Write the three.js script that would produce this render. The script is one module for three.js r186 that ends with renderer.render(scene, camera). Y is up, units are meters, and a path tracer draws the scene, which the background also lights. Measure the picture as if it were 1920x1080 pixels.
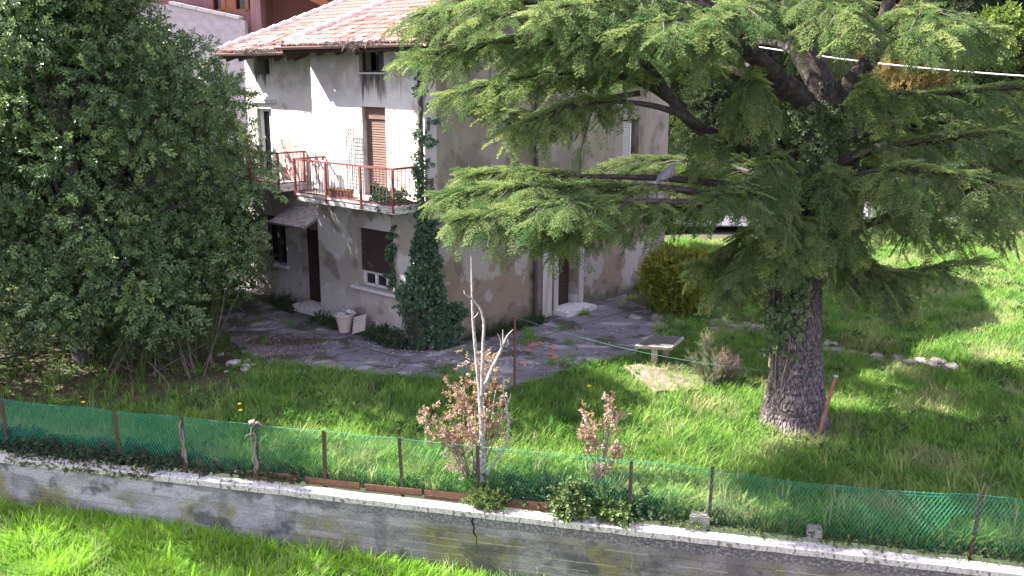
import * as THREE from 'three';
import { mergeGeometries } from 'three/addons/utils/BufferGeometryUtils.js';
import { ImprovedNoise } from 'three/addons/math/ImprovedNoise.js';

// ---------------------------------------------------------------- camera, sky, sun, exposure
const V = (x, y, z) => new THREE.Vector3(x, y, z);
const scene = new THREE.Scene();
const PITCH = 12.8 * Math.PI / 180, EYE = V(0, 6.05, 0), FOCAL = 1800;
const camera = new THREE.PerspectiveCamera(2 * Math.atan(540 / FOCAL) * 180 / Math.PI, 1920 / 1080, 0.1, 400);
camera.position.copy(EYE);
camera.rotation.set(-PITCH, 0, 0);
scene.add(camera);
const renderer = new THREE.WebGLRenderer({ antialias: true });
renderer.toneMapping = THREE.LinearToneMapping;
renderer.toneMappingExposure = 5.3;
renderer.shadowMap.enabled = true;
const SUN = V(-1, 0.89, -0.25).normalize();
const sun = new THREE.DirectionalLight(new THREE.Color().setRGB(1, 0.93, 0.83), 5);
sun.position.copy(SUN).multiplyScalar(60).add(V(0, 0, -18));
sun.target.position.set(0, 0, -18);
sun.castShadow = true;
Object.assign(sun.shadow.camera, { left: -45, right: 45, top: 45, bottom: -45, near: 1, far: 160 });
sun.shadow.mapSize.set(4096, 4096);
scene.add(sun, sun.target);
{ // clear spring sky, whitish near the horizon and round the sun
  const W = 512, H = 256, d = new Float32Array(W * H * 4);
  for (let j = 0; j < H; j++) for (let i = 0; i < W; i++) {
    const up = ((j + 0.5) / H - 0.5) * Math.PI, az = ((i + 0.5) / W - 0.5) * 2 * Math.PI;
    const dir = V(Math.cos(up) * Math.cos(az), Math.sin(up), Math.cos(up) * Math.sin(az));
    const k = Math.pow(1 - Math.max(0, dir.y), 3), g = Math.pow(Math.max(0, dir.dot(SUN)), 6) * 0.10;
    const o = (j * W + i) * 4;
    if (dir.y < 0) { d[o] = 0.05; d[o + 1] = 0.06; d[o + 2] = 0.04; }
    else { d[o] = 0.275 + 0.175 * k + g; d[o + 1] = 0.27 + 0.17 * k + g; d[o + 2] = 0.375 + 0.13 * k + g * 0.9; }
    d[o + 3] = 1;
  }
  const t = new THREE.DataTexture(d, W, H, THREE.RGBAFormat, THREE.FloatType);
  t.mapping = THREE.EquirectangularReflectionMapping; t.magFilter = THREE.LinearFilter; t.needsUpdate = true;
  scene.background = t; scene.environment = t;
}

// ---------------------------------------------------------------- helpers
let seed = 1;
const reseed = (s) => { seed = s; };
const R = () => { seed = (seed + 0x6d2b79f5) | 0; let t = Math.imul(seed ^ (seed >>> 15), 1 | seed); t = (t + Math.imul(t ^ (t >>> 7), 61 | t)) ^ t; return ((t ^ (t >>> 14)) >>> 0) / 4294967296; };
const rr = (a, b) => a + (b - a) * R();
const cl = (x, a = 0, b = 1) => Math.min(b, Math.max(a, x));
const ss = (a, b, x) => { const t = cl((x - a) / (b - a)); return t * t * (3 - 2 * t); };
const mix = (a, b, t) => a + (b - a) * t;
const PN = new ImprovedNoise();
const noi = (x, y, z = 0) => PN.noise(x, y, z);
const fbm = (x, y, z = 0, o = 4) => { let s = 0, a = 0.5; for (let i = 0; i < o; i++) { s += a * PN.noise(x, y, z + i * 7.3); x *= 2.03; y *= 2.03; a *= 0.5; } return s; };
const rgb = (r, g, b) => new THREE.Color().setRGB(r, g, b);
const UP = V(0, 1, 0);
const used = {};
const numbered = (n) => { used[n] = (used[n] ?? -1) + 1; return used[n] ? n + '_' + String(used[n]).padStart(3, '0') : n; };
function tag(o, label, category, group, kind) {
  o.userData.label = label; if (category) o.userData.category = category;
  if (group) o.userData.group = group; if (kind) o.userData.kind = kind;
  return o;
}
function thing(name, label, category, pos = V(0, 0, 0), turn = 0, group) {
  const g = new THREE.Group(); g.name = numbered(name); g.position.copy(pos); g.rotation.y = turn; scene.add(g);
  return tag(g, label, category, group);
}
function part(name, geo, m, parent, kind) {
  const o = new THREE.Mesh(Array.isArray(geo) ? merge(geo) : geo, m);
  o.name = parent === scene ? numbered(name) : name; o.castShadow = o.receiveShadow = true;
  if (kind) o.userData.kind = kind; parent.add(o); return o;
}
function merge(list) {
  return mergeGeometries(list.map((g) => {
    let h = g.index ? g.toNonIndexed() : g.clone();
    if (!h.attributes.uv) h.setAttribute('uv', new THREE.BufferAttribute(new Float32Array(h.attributes.position.count * 2), 2));
    for (const k of Object.keys(h.attributes)) if (!['position', 'normal', 'uv'].includes(k)) h.deleteAttribute(k);
    if (!h.attributes.normal) h.computeVertexNormals();
    return h;
  }));
}
// a box by its centre with chamfered long look left to small bevels elsewhere
const bx = (w, h, d, x = 0, y = 0, z = 0, ry = 0, rx = 0, rz = 0) => {
  const g = new THREE.BoxGeometry(w, h, d);
  if (rx) g.rotateX(rx); if (rz) g.rotateZ(rz); if (ry) g.rotateY(ry);
  return g.translate(x, y, z);
};
const std = (c, rough = 0.9, extra = {}) => new THREE.MeshStandardMaterial({ color: c, roughness: rough, ...extra });
const leafMat = (c, t = 0.35, coat = 0, cr = 0.35) => new THREE.MeshPhysicalMaterial({ color: c, roughness: 1, transmission: t, thickness: 0, clearcoat: coat, clearcoatRoughness: cr, side: THREE.DoubleSide, specularIntensity: 0.5 });
// tapered limb through points, radii given per point
function tube(pts, radii, sides = 8, rough = 0, seg = 0) {
  const n = seg || Math.max(2, (pts.length - 1) * 6), c = pts.length > 2 ? new THREE.CatmullRomCurve3(pts) : new THREE.LineCurve3(pts[0], pts[1]);
  const pos = [], uv = [], idx = []; let len = 0, last = null, nrm = V(0, 0, 1);
  for (let i = 0; i <= n; i++) {
    const t = i / n, p = c.getPoint(t), T = c.getTangent(t);
    if (last) len += last.distanceTo(p); last = p;
    if (Math.abs(T.dot(nrm)) > 0.95) nrm = V(1, 0, 0);
    nrm = nrm.clone().addScaledVector(T, -T.dot(nrm)).normalize();
    const B = T.clone().cross(nrm), k = t * (radii.length - 1), a = Math.min(Math.floor(k), radii.length - 2), r = mix(radii[a], radii[a + 1], k - a);
    for (let j = 0; j <= sides; j++) {
      const th = j / sides * Math.PI * 2, w = rough ? 1 + rough * noi(Math.cos(th) * 2, Math.sin(th) * 2, len / (r + 0.02) * 0.5) : 1;
      const q = p.clone().addScaledVector(nrm, Math.cos(th) * r * w).addScaledVector(B, Math.sin(th) * r * w);
      pos.push(q.x, q.y, q.z); uv.push(j / sides * Math.max(1, Math.round(r * 6.28)), len);
      if (i < n && j < sides) { const u = i * (sides + 1) + j; idx.push(u, u + 1, u + sides + 1, u + 1, u + sides + 2, u + sides + 1); }
    }
  }
  const g = new THREE.BufferGeometry();
  g.setAttribute('position', new THREE.Float32BufferAttribute(pos, 3)); g.setAttribute('uv', new THREE.Float32BufferAttribute(uv, 2));
  g.setIndex(idx); g.computeVertexNormals(); return g;
}
function triGeo(pos) {
  const g = new THREE.BufferGeometry(); g.setAttribute('position', new THREE.Float32BufferAttribute(pos, 3));
  g.setAttribute('uv', new THREE.BufferAttribute(new Float32Array(pos.length / 3 * 2), 2)); g.computeVertexNormals(); return g;
}
// one folded leaf blade: base b, direction d, face normal n
function leaf(out, b, d, n, L, W, fold = 0.25) {
  const s = d.clone().cross(n).normalize(), m = b.clone().addScaledVector(d, L * 0.45), t = b.clone().addScaledVector(d, L).addScaledVector(n, -L * 0.12);
  const l = m.clone().addScaledVector(s, W / 2).addScaledVector(n, W * fold), r = m.clone().addScaledVector(s, -W / 2).addScaledVector(n, W * fold);
  for (const p of [b, r, t, b, t, l]) out.push(p.x, p.y, p.z);
}
const rndDir = () => { const z = rr(-1, 1), a = rr(0, 6.283), r = Math.sqrt(1 - z * z); return V(r * Math.cos(a), z, r * Math.sin(a)); };
// a leafy twig along +x of length len
function twigGeo(n, len, L, W, spread, s) {
  reseed(s); const out = [];
  for (let i = 0; i < n; i++) {
    const t = (i + 0.5) / n, a = i * 2.4 + rr(-0.4, 0.4), b = V(t * len, 0, 0).addScaledVector(rndDir(), len * 0.06);
    const d = V(0.6 + 0.5 * t, Math.cos(a) * spread, Math.sin(a) * spread).normalize();
    const nn = V(rr(-0.3, 0.3), 1, rr(-0.3, 0.3)).normalize(); nn.addScaledVector(d, -nn.dot(d)).normalize();
    leaf(out, b, d, nn, L * rr(0.7, 1.2), W * rr(0.8, 1.2));
  }
  return triGeo(out);
}
const M4 = new THREE.Matrix4(), QA = new THREE.Quaternion();
function basis(dir, up, roll = 0) {
  const x = dir.clone().normalize(); let y = up.clone().addScaledVector(x, -up.dot(x));
  if (y.lengthSq() < 1e-4) y = V(1, 0, 0).addScaledVector(x, -x.x); y.normalize();
  const z = x.clone().cross(y); M4.makeBasis(x, y, z);
  const q = new THREE.Quaternion().setFromRotationMatrix(M4);
  if (roll) q.multiply(QA.setFromAxisAngle(V(1, 0, 0), roll));
  return q;
}
class Scatter {                                  // collects copies of a few variants and puts them into instanced parts
  constructor() { this.l = []; }
  add(p, q, s, c) { this.l.push([p, q, s, c]); return this; }
  build(name, geos, m, parent, kind = 'stuff') {
    geos.forEach((g, k) => {
      const mine = this.l.filter((_, i) => i % geos.length === k); if (!mine.length) return;
      const o = new THREE.InstancedMesh(g, m, mine.length); o.name = parent === scene ? numbered(name) : name; o.castShadow = o.receiveShadow = true;
      mine.forEach(([p, q, s, c], i) => { o.setMatrixAt(i, M4.compose(p, q, typeof s === 'number' ? V(s, s, s) : s)); if (c) o.setColorAt(i, c); });
      if (kind) o.userData.kind = kind; parent.add(o); this.last = o;
    });
    return this;
  }
}
function tex(w, h, f, srgb = false) {            // f(u, v) -> [r, g, b] linear (or height)
  const d = new Uint8Array(w * h * 4), enc = (c) => 255 * (srgb ? (c <= 0.0031308 ? 12.92 * c : 1.055 * Math.pow(c, 1 / 2.4) - 0.055) : c);
  for (let j = 0; j < h; j++) for (let i = 0; i < w; i++) {
    const c = f((i + 0.5) / w, (j + 0.5) / h), o = (j * w + i) * 4;
    d[o] = cl(enc(cl(c[0])), 0, 255); d[o + 1] = cl(enc(cl(c[1])), 0, 255); d[o + 2] = cl(enc(cl(c[2])), 0, 255); d[o + 3] = 255;
  }
  const t = new THREE.DataTexture(d, w, h); t.magFilter = THREE.LinearFilter; t.wrapS = t.wrapT = THREE.RepeatWrapping;
  if (srgb) t.colorSpace = THREE.SRGBColorSpace; t.needsUpdate = true; return t;
}
const lerp3 = (a, b, t) => [mix(a[0], b[0], t), mix(a[1], b[1], t), mix(a[2], b[2], t)];
const mul3 = (a, k) => [a[0] * k, a[1] * k, a[2] * k];
// picture position of the photograph (1920 x 1080) -> point of the place at depth z, or on the ground
function ray(px, py) {
  const u = (px - 960) / FOCAL, v = (540 - py) / FOCAL;
  return V(u, v * Math.cos(PITCH) - Math.sin(PITCH), -(Math.cos(PITCH) + v * Math.sin(PITCH)));
}
const at = (px, py, z) => { const r = ray(px, py); return r.multiplyScalar(z / r.z).add(EYE); };
function onGround(px, py, f = ground) {
  const r = ray(px, py); let lo = 8, hi = 8;
  while (hi < 120 && EYE.y + r.y * hi > f(r.x * hi, r.z * hi)) { lo = hi; hi += 0.4; }
  for (let i = 0; i < 22; i++) { const m = (lo + hi) / 2; if (EYE.y + r.y * m > f(r.x * m, r.z * m)) lo = m; else hi = m; }
  return V(r.x * hi, f(r.x * hi, r.z * hi), r.z * hi);
}

// ---------------------------------------------------------------- terrain
const wallZ = (x) => -13.85 + 0.252 * x;          // front edge of the retaining wall's top
const fenceZ = (x) => wallZ(x) - 0.34;
function ground(x, z) {
  const d = wallZ(x) - z;
  let y = mix(-0.70, -0.12, ss(0, 4.6, d)) + 0.0;
  const e = ((x - 4) - (z + 23.8)) * 0.7071, side = ss(2.6, 4.4, x);
  y += side * (0.26 * ss(0, 0.6, e) + 0.03 * cl(e, 0, 14));
  const b = -z - 38.5 + 0.1 * x; if (b > 0) y += Math.min(16, 0.62 * b) * ss(0, 3, b);
  const paved = z < -18.6 && x < 3 && x > -8 ? 0.3 : 1;
  return y + paved * 0.06 * fbm(x * 0.35, z * 0.35, 2, 3);
}
const lower = (x, z) => -1.93 - 0.02 * (x + 9) - 0.05 * (z - wallZ(x)) + 0.08 * noi(x * 0.4, z * 0.4, 5);
function sheet(nx, nz, fx, f, uvScale = 1) {
  const pos = [], uv = [], idx = [];
  for (let j = 0; j <= nz; j++) for (let i = 0; i <= nx; i++) { const [x, z] = fx(i / nx, j / nz); pos.push(x, f(x, z), z); uv.push(x * uvScale, z * uvScale); if (i < nx && j < nz) { const a = j * (nx + 1) + i; idx.push(a, a + 1, a + nx + 1, a + 1, a + nx + 2, a + nx + 1); } }
  const g = new THREE.BufferGeometry(); g.setAttribute('position', new THREE.Float32BufferAttribute(pos, 3)); g.setAttribute('uv', new THREE.Float32BufferAttribute(uv, 2)); g.setIndex(idx); g.computeVertexNormals();
  const n = g.attributes.normal; let flip = n.getY(0) < 0; if (flip) { const id = g.index.array; for (let i = 0; i < id.length; i += 3) { const t = id[i + 1]; id[i + 1] = id[i + 2]; id[i + 2] = t; } g.computeVertexNormals(); }
  return g;
}
const soilTex = tex(512, 512, (u, v) => {
  const x = u * 8, y = v * 8, p = (a, s) => fbm((x + a) * s, (y + a) * s, a, 4);
  // blend with shifted copy so that the tile wraps well enough under grass
  const k = cl(0.5 + 1.1 * p(3, 0.9)), f = 0.5 + 0.9 * noi(x * 14, y * 14, 3);
  const c = lerp3([0.055, 0.04, 0.028], [0.05, 0.075, 0.02], k);
  return mul3(c, 0.7 + 0.6 * f);
}, true);
soilTex.repeat.set(1 / 8, 1 / 8);
const soilMat = std(0xffffff, 1, { map: soilTex });
tag(part('garden_ground', sheet(220, 260, (s, t) => { const x = mix(-45, 65, s), z0 = wallZ(x) - 0.28; return [x, z0 - 105 * Math.pow(t, 1.8)]; }, ground), soilMat, scene), 'sloping garden ground under the grass behind the wire fence', 'ground', null, 'structure');
tag(part('lower_ground', sheet(120, 40, (s, t) => { const x = mix(-45, 65, s); return [x, mix(wallZ(x) - 0.1, 14, t)]; }, lower), soilMat, scene), 'lower ground at the foot of the concrete wall', 'ground', null, 'structure');

// ---------------------------------------------------------------- paved courtyard
const inPoly = (P, x, y) => { let c = false; for (let i = 0, j = P.length - 1; i < P.length; j = i++) if ((P[i][1] > y) !== (P[j][1] > y) && x < (P[j][0] - P[i][0]) * (y - P[i][1]) / (P[j][1] - P[i][1]) + P[i][0]) c = !c; return c; };
const pavePix = [[395, 560], [410, 620], [470, 672], [530, 688], [640, 700], [745, 712], [860, 716], [950, 738], [1010, 722], [1090, 690], [1190, 672], [1230, 640], [1235, 600], [1215, 560], [1180, 520], [1000, 540], [700, 500], [430, 470]];
const pavePoly = pavePix.map(([a, b]) => { const p = onGround(a, b); return [p.x, p.z]; });
pavePoly.push([-9.5, -26]); 
const paveTex = tex(960, 704, (u, v) => {
  const x = mix(-11, 5, u), z = mix(-28, -16.5, v);
  const big = fbm(x * 0.6, z * 0.6, 1, 4), fine = fbm(x * 5, z * 5, 2, 4), grit = noi(x * 38, z * 38, 4);
  let c = lerp3([0.13, 0.125, 0.15], [0.24, 0.23, 0.26], cl(0.5 + 1.3 * big + 0.5 * fine));
  const pale = ss(0.10, 0.22, fbm(x * 0.9 + 4, z * 1.6, 9, 4)); c = lerp3(c, [0.42, 0.40, 0.43], pale * 0.75);
  const moss = ss(0.06, 0.24, fbm(x * 1.1, z * 1.1 + 8, 6, 5) + 0.10 * ss(-3.5, -6, x)); c = lerp3(c, [0.045, 0.055, 0.022], moss * 0.85);
  const rust = ss(0.2, 0.3, fbm(x * 1.9 + 20, z * 1.9, 8, 4)); c = lerp3(c, [0.12, 0.06, 0.045], rust * 0.6);
  const crack = Math.max(1 - ss(0.0, 0.014, Math.abs(fbm(x * 0.8 + 3, z * 0.8, 14, 4))), 0.8 * (1 - ss(0, 0.01, Math.abs(fbm(x * 1.7, z * 1.7, 34, 3))))); c = lerp3(c, [0.035, 0.04, 0.02], crack * 0.85);
  const dx = x + 1.82, dz = z + 20.69, jl = -0.737 * dx - 0.676 * dz, ja = 0.676 * dx - 0.737 * dz, w1 = 0.03 * noi(jl, ja, 7), jt = Math.min(Math.abs(((jl + 50.6) % 2.3) - 1.15 + w1), Math.abs(((ja + 50.3) % 2.1) - 1.05 + w1)); c = lerp3(c, [0.045, 0.05, 0.03], (1 - ss(0.012, 0.035, jt)) * 0.75);
  c = lerp3(c, [0.05, 0.045, 0.035], ss(-0.75, -0.1, ja) * (jl > -0.3 ? 1 : 0) * cl(0.55 + 1.5 * fine) * 0.7);
  return mul3(c, 0.85 + 0.35 * grit);
}, true);
const paveBump = tex(512, 512, (u, v) => { const k = 0.5 + 0.6 * fbm(u * 30, v * 30, 3, 4); return [k, k, k]; });
{
  const sh = new THREE.Shape(pavePoly.map(([x, z], i) => new THREE.Vector2(x, -z)));
  // subdivided outline with a ragged edge
  const P = [], N = pavePoly.length; reseed(8);
  for (let i = 0; i < N; i++) { const a = pavePoly[i], b = pavePoly[(i + 1) % N]; for (let k = 0; k < 8; k++) { const t = k / 8; P.push(new THREE.Vector2(mix(a[0], b[0], t) + rr(-0.09, 0.09), -(mix(a[1], b[1], t) + rr(-0.09, 0.09)))); } }
  const g = new THREE.ExtrudeGeometry(new THREE.Shape(P), { depth: 0.12, bevelEnabled: false }); g.rotateX(-Math.PI / 2);
  const pos = g.attributes.position, uv = g.attributes.uv;
  for (let i = 0; i < pos.count; i++) { const x = pos.getX(i), z = pos.getZ(i); uv.setXY(i, (x + 11) / 16, (z + 28) / 11.5); pos.setY(i, pos.getY(i) - 0.17); }
  g.computeVertexNormals();
  tag(part('courtyard_pavement', g, std(0xffffff, 0.95, { map: paveTex, bumpMap: paveBump, bumpScale: 0.02 }), scene), 'cracked mossy concrete courtyard round the old house', 'pavement', null, 'structure');
}
const onPave = (x, z) => inPoly(pavePoly, x, z);
const paveY = -0.05;

// ---------------------------------------------------------------- the old house (local x to the left along the front, z along the side wall, y up)
const HC = V(-1.82, 0, -20.69), HA = 137.5 * Math.PI / 180;
const house = thing('old_house', 'derelict plastered house with red tiled roof and rusty red balconies', 'house', HC, HA);
const hx = V(Math.cos(HA), 0, -Math.sin(HA)), hz = V(Math.sin(HA), 0, Math.cos(HA));
const hw = (x, y, z) => HC.clone().addScaledVector(hx, x).addScaledVector(hz, z).add(V(0, y, 0));
const BW = 4.03, RC = 0.6, HL = 7.8, HD = 9.25, HT = 6.55;
const WHITE = [0.80, 0.78, 0.76], GREYW = [0.40, 0.38, 0.38], BEIGE = [0.36, 0.325, 0.28], BRICK = [0.42, 0.13, 0.09];
const drip = (x, y, x0, w, y0, y1, s) => { // dark runs below y0, ragged, the longest down to y1
  if (y > y0 || Math.abs(x - x0) > w * 1.4) return 0;
  const n = cl(0.5 + 0.85 * noi(x * 5 + s * 9, s * 3.1, 1) + 0.45 * noi(x * 17, s * 1.3, 2)), yEnd = y0 - (y0 - y1) * n, e = ss(w * 1.2, w * 0.75, Math.abs(x - x0) + 0.03 * noi(y * 3, s, 4));
  return e * ss(yEnd - 0.02, yEnd + 0.3 * (y0 - y1), y) * cl(0.85 + 0.5 * noi(x * 11, y * 2, s));
};
const brickPat = (x, y) => { const r = Math.floor(y / 0.068), q = x / 0.25 + (r % 2) * 0.5 + 0.1 * noi(r * 3.3, 1, 2), m = Math.min((y / 0.068) % 1, (q % 1) * 3.6), k = 0.6 + 0.7 * Math.abs(noi(Math.floor(q) * 3.1, r * 1.7, 4)), sm = cl(0.5 + 2 * fbm(x * 5, y * 5, 77, 4)); return lerp3(m < 0.2 ? [0.48, 0.42, 0.39] : mul3(BRICK, k * 1.35), [0.62, 0.52, 0.49], sm * 0.75); };
function frontCol(x, y) {
  const big = fbm(x * 0.7, y * 0.7, 3, 4), fine = fbm(x * 3.5, y * 3.5, 5, 5), grit = noi(x * 40, y * 40, 3);
  const up = ss(2.85, 3.1, y);
  let lo = lerp3(BEIGE, GREYW, cl(0.45 + 1.5 * big + 0.4 * fine));
  lo = lerp3(lo, [0.56, 0.54, 0.54], ss(0.08, 0.14, fbm(x * 0.9 + 3, y * 0.7 + 1, 8, 5) + 0.05) * 0.8);
  lo = lerp3(lo, [0.17, 0.15, 0.12], ss(0.10, 0.3, fbm(x * 1.6 + 9, y * 1.6, 18, 5)) * 0.7);
  lo = lerp3(lo, [0.50, 0.48, 0.47], ss(1.15, 0.7, y) * ss(-0.15, 0.05, fbm(x * 1.3, y * 1.3, 33, 4)) * 0.7);
  lo = lerp3(lo, [0.10, 0.10, 0.055], ss(0.35, -0.15, y) * cl(0.5 + 1.5 * fine) * 0.7);
  let hi = lerp3(WHITE, [0.66, 0.63, 0.62], cl(0.25 + 1.2 * big + 0.5 * fine));
  const grey = ss(5.3, 5.75, y + 0.3 * big); hi = lerp3(hi, [0.50, 0.48, 0.48], grey * cl(0.75 + fine));
  const peel = ss(0.17, 0.21, fbm(x * 1.5 + 7, y * 1.2, 11, 5) + 0.05 * ss(4.6, 3.2, y)); hi = lerp3(hi, [0.50, 0.42, 0.38], peel * 0.75);
  let c = lerp3(lo, hi, up);
  return [c, mul3(c, 0.92 + 0.16 * grit), peel, fine, big];
}
function wallTexture(w, h, x0, x1, y0, y1, f) { return tex(w, h, (u, v) => f(mix(x0, x1, u), mix(y0, y1, v)), true); }
const blockTex = wallTexture(512, 864, 0, BW, -0.4, 6.6, (x, y) => {
  let [, c, peel, fine] = frontCol(x, y);
  const st = (x0, w, ya, yb, col, k, s) => { c = lerp3(c, col, drip(x, y, x0, w, ya, yb, s) * k); };
  st(1.75, 0.45, 6.02, 5.15, [0.045, 0.035, 0.035], 0.95, 1); st(1.78, 0.4, 6.02, 5.3, [0.05, 0.04, 0.04], 0.85, 11); st(1.72, 0.36, 5.8, 4.95, [0.26, 0.17, 0.12], 0.5, 5);
  st(0.86, 0.11, 6.3, 5.2, [0.07, 0.05, 0.045], 0.85, 2); st(0.84, 0.08, 6.3, 3.9, [0.42, 0.30, 0.24], 0.8, 3); st(1.02, 0.09, 6.3, 5.6, [0.1, 0.08, 0.08], 0.6, 7);
  const b1 = ss(0.02, 0.07, 0.16 - Math.hypot((x - 0.95) * 0.9, (y - 3.75) * 0.8) * 0.28 + 0.25 * fbm(x * 3, y * 3, 21, 4)); c = lerp3(c, brickPat(x, y), b1 * (y > 3.25 ? 0.9 : 0));
  const eg = ss(0.32, 0.1, x) * ss(-0.1, 0.15, fbm(x * 3, y * 1.6, 4, 4)) ; c = lerp3(c, [0.42, 0.36, 0.36], eg * 0.6);
  return c;
});
const recTex = wallTexture(448, 800, BW, HL, -0.4, 6.6, (x, y) => {
  let [, c] = frontCol(x + 11, y);
  const st = (x0, w, ya, yb, col, k, s) => { c = lerp3(c, col, drip(x, y, x0, w, ya, yb, s) * k); };
  st(7.0, 0.36, 5.98, 5.45, [0.02, 0.018, 0.02], 1, 1); st(6.45, 0.1, 6.5, 5.9, [0.08, 0.06, 0.05], 0.8, 4);
  const b = ss(0.02, 0.06, 0.2 - Math.hypot((x - 5.75) * 0.8, (y - 3.65) * 0.62) * 0.34 + 0.22 * fbm(x * 3, y * 3, 2, 4)); c = lerp3(c, brickPat(x, y), b * 0.9);
  const b2 = ss(0.02, 0.06, 0.1 - Math.hypot((x - 5.9) * 0.5, (y - 4.85)) * 0.5 + 0.25 * fbm(x * 4, y * 4, 12, 4)); c = lerp3(c, [0.55, 0.4, 0.34], b2 * 0.6);
  return c;
});
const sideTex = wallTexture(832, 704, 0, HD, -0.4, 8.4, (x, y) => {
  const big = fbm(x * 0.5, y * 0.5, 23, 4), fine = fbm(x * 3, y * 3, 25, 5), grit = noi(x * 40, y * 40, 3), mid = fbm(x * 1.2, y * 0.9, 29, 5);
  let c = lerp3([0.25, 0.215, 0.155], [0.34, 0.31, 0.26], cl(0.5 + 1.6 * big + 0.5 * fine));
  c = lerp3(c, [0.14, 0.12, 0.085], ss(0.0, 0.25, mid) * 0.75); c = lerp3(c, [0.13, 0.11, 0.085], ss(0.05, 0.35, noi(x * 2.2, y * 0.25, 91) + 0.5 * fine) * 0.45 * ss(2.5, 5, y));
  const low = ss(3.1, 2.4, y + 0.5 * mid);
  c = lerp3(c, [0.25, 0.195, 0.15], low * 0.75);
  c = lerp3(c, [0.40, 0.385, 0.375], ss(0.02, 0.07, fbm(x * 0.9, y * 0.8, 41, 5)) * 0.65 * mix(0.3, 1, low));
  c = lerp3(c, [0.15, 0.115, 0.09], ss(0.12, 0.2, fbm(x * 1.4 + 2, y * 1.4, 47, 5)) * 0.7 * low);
  const st = (x0, w, ya, yb, col, k, s) => { c = lerp3(c, col, drip(x, y, x0, w, ya, yb, s) * k); };
  st(1.93, 0.07, 6.6, 3.9, [0.06, 0.045, 0.035], 0.8, 1); st(4.35, 0.1, 6.8, 3.3, [0.11, 0.07, 0.055], 0.9, 2); st(6.25, 0.42, 7, 3.3, [0.17, 0.095, 0.06], 1, 3);
  st(5.5, 0.2, 6.6, 3.0, [0.3, 0.28, 0.3], 0.5, 9); st(8.3, 0.26, 7, 2.6, [0.19, 0.10, 0.06], 1, 5); st(2.6, 0.3, 6.6, 4, [0.36, 0.34, 0.31], 0.5, 6);
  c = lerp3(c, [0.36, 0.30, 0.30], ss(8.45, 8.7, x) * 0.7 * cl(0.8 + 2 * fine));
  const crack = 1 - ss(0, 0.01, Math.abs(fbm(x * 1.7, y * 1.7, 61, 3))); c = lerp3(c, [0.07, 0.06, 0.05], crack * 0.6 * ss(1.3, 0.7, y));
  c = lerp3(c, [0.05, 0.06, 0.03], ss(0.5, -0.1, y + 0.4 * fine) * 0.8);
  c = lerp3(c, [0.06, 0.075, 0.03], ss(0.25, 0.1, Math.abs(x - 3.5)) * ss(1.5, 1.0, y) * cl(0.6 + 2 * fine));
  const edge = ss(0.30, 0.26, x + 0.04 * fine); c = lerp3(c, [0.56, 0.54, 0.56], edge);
  const eb = edge * ss(0.17, 0.25, x) * ss(0.06, 0.12, fbm(x * 6, y * 2.2, 71, 4)); c = lerp3(c, brickPat(x, y), eb);
  return mul3(c, 0.9 + 0.2 * grit);
});
const plBump = tex(512, 512, (u, v) => { const k = cl(0.5 + 0.5 * fbm(u * 14, v * 14, 3, 5) + 0.25 * ss(0.02, 0.05, fbm(u * 5, v * 5, 8, 4))); return [k, k, k]; });
plBump.repeat.set(0.4, 0.4);
const fit = (t, x0, x1, y0, y1) => { t.repeat.set(1 / (x1 - x0), 1 / (y1 - y0)); t.offset.set(-x0 / (x1 - x0), -y0 / (y1 - y0)); return t; };
const wallMat = (t) => std(0xffffff, 0.95, { map: t, bumpMap: plBump, bumpScale: 0.012 });
const rect = (x0, x1, y0, y1) => { const p = new THREE.Path(); p.moveTo(x0, y0); p.lineTo(x0, y1); p.lineTo(x1, y1); p.lineTo(x1, y0); p.closePath(); return p; };
function walling(pts, holes, depth) {
  const s = new THREE.Shape(pts.map(([x, y]) => new THREE.Vector2(x, y))); s.holes = holes.map((h) => rect(...h));
  return new THREE.ExtrudeGeometry(s, { depth, bevelEnabled: false });
}
const Wb = [1.2, 2.5, 1.04, 2.45], Db = [1.34, 2.16, 3.2, 5.24], Ab = [1.34, 2.2, 6.0, 6.44];
const Dr = [6.66, 7.34, 3.2, 5.05], Ar = [6.64, 7.36, 5.95, 6.38], Gd = [4.85, 5.65, -0.02, 2.02], Gw = [6.3, 7.25, 0.9, 2.2];
fit(blockTex, 0, BW, -0.4, 6.6); fit(recTex, BW, HL, -0.4, 6.6); fit(sideTex, 0, HD, -0.4, 8.4);
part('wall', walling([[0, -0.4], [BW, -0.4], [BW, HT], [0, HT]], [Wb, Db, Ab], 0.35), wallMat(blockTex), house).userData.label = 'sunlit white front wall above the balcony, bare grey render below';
part('wall', walling([[BW + 0.002, -0.4], [HL, -0.4], [HL, 6.45], [BW + 0.002, 6.45]], [Dr, Ar, Gd, Gw], 0.35).translate(0, 0, RC), wallMat(recTex), house).userData.label = 'set back front wall behind the left balcony';
const Sd = [4.4, 5.25, -0.02, 2.02], So = [4.57, 5.45, 2.35, 3.42], Sw = [7.08, 7.82, 3.3, 4.75];
{
  const g = walling([[0.352, -0.4], [HD, -0.4], [HD, 6.5], [HD / 2, 8.15], [0.352, 6.65]].map((p, i) => p), [Sd, So, Sw], 0.35);
  const edge = walling([[0.001, -0.4], [0.351, -0.4], [0.351, 6.6], [0.001, 6.5]], [], 0.008);
  g.rotateY(-Math.PI / 2).translate(0.35, 0, 0); edge.rotateY(-Math.PI / 2).translate(0.004, 0, 0);
  part('wall', merge([g, edge]), wallMat(sideTex), house).userData.label = 'shaded side wall of peeling grey beige render';
}
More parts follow.
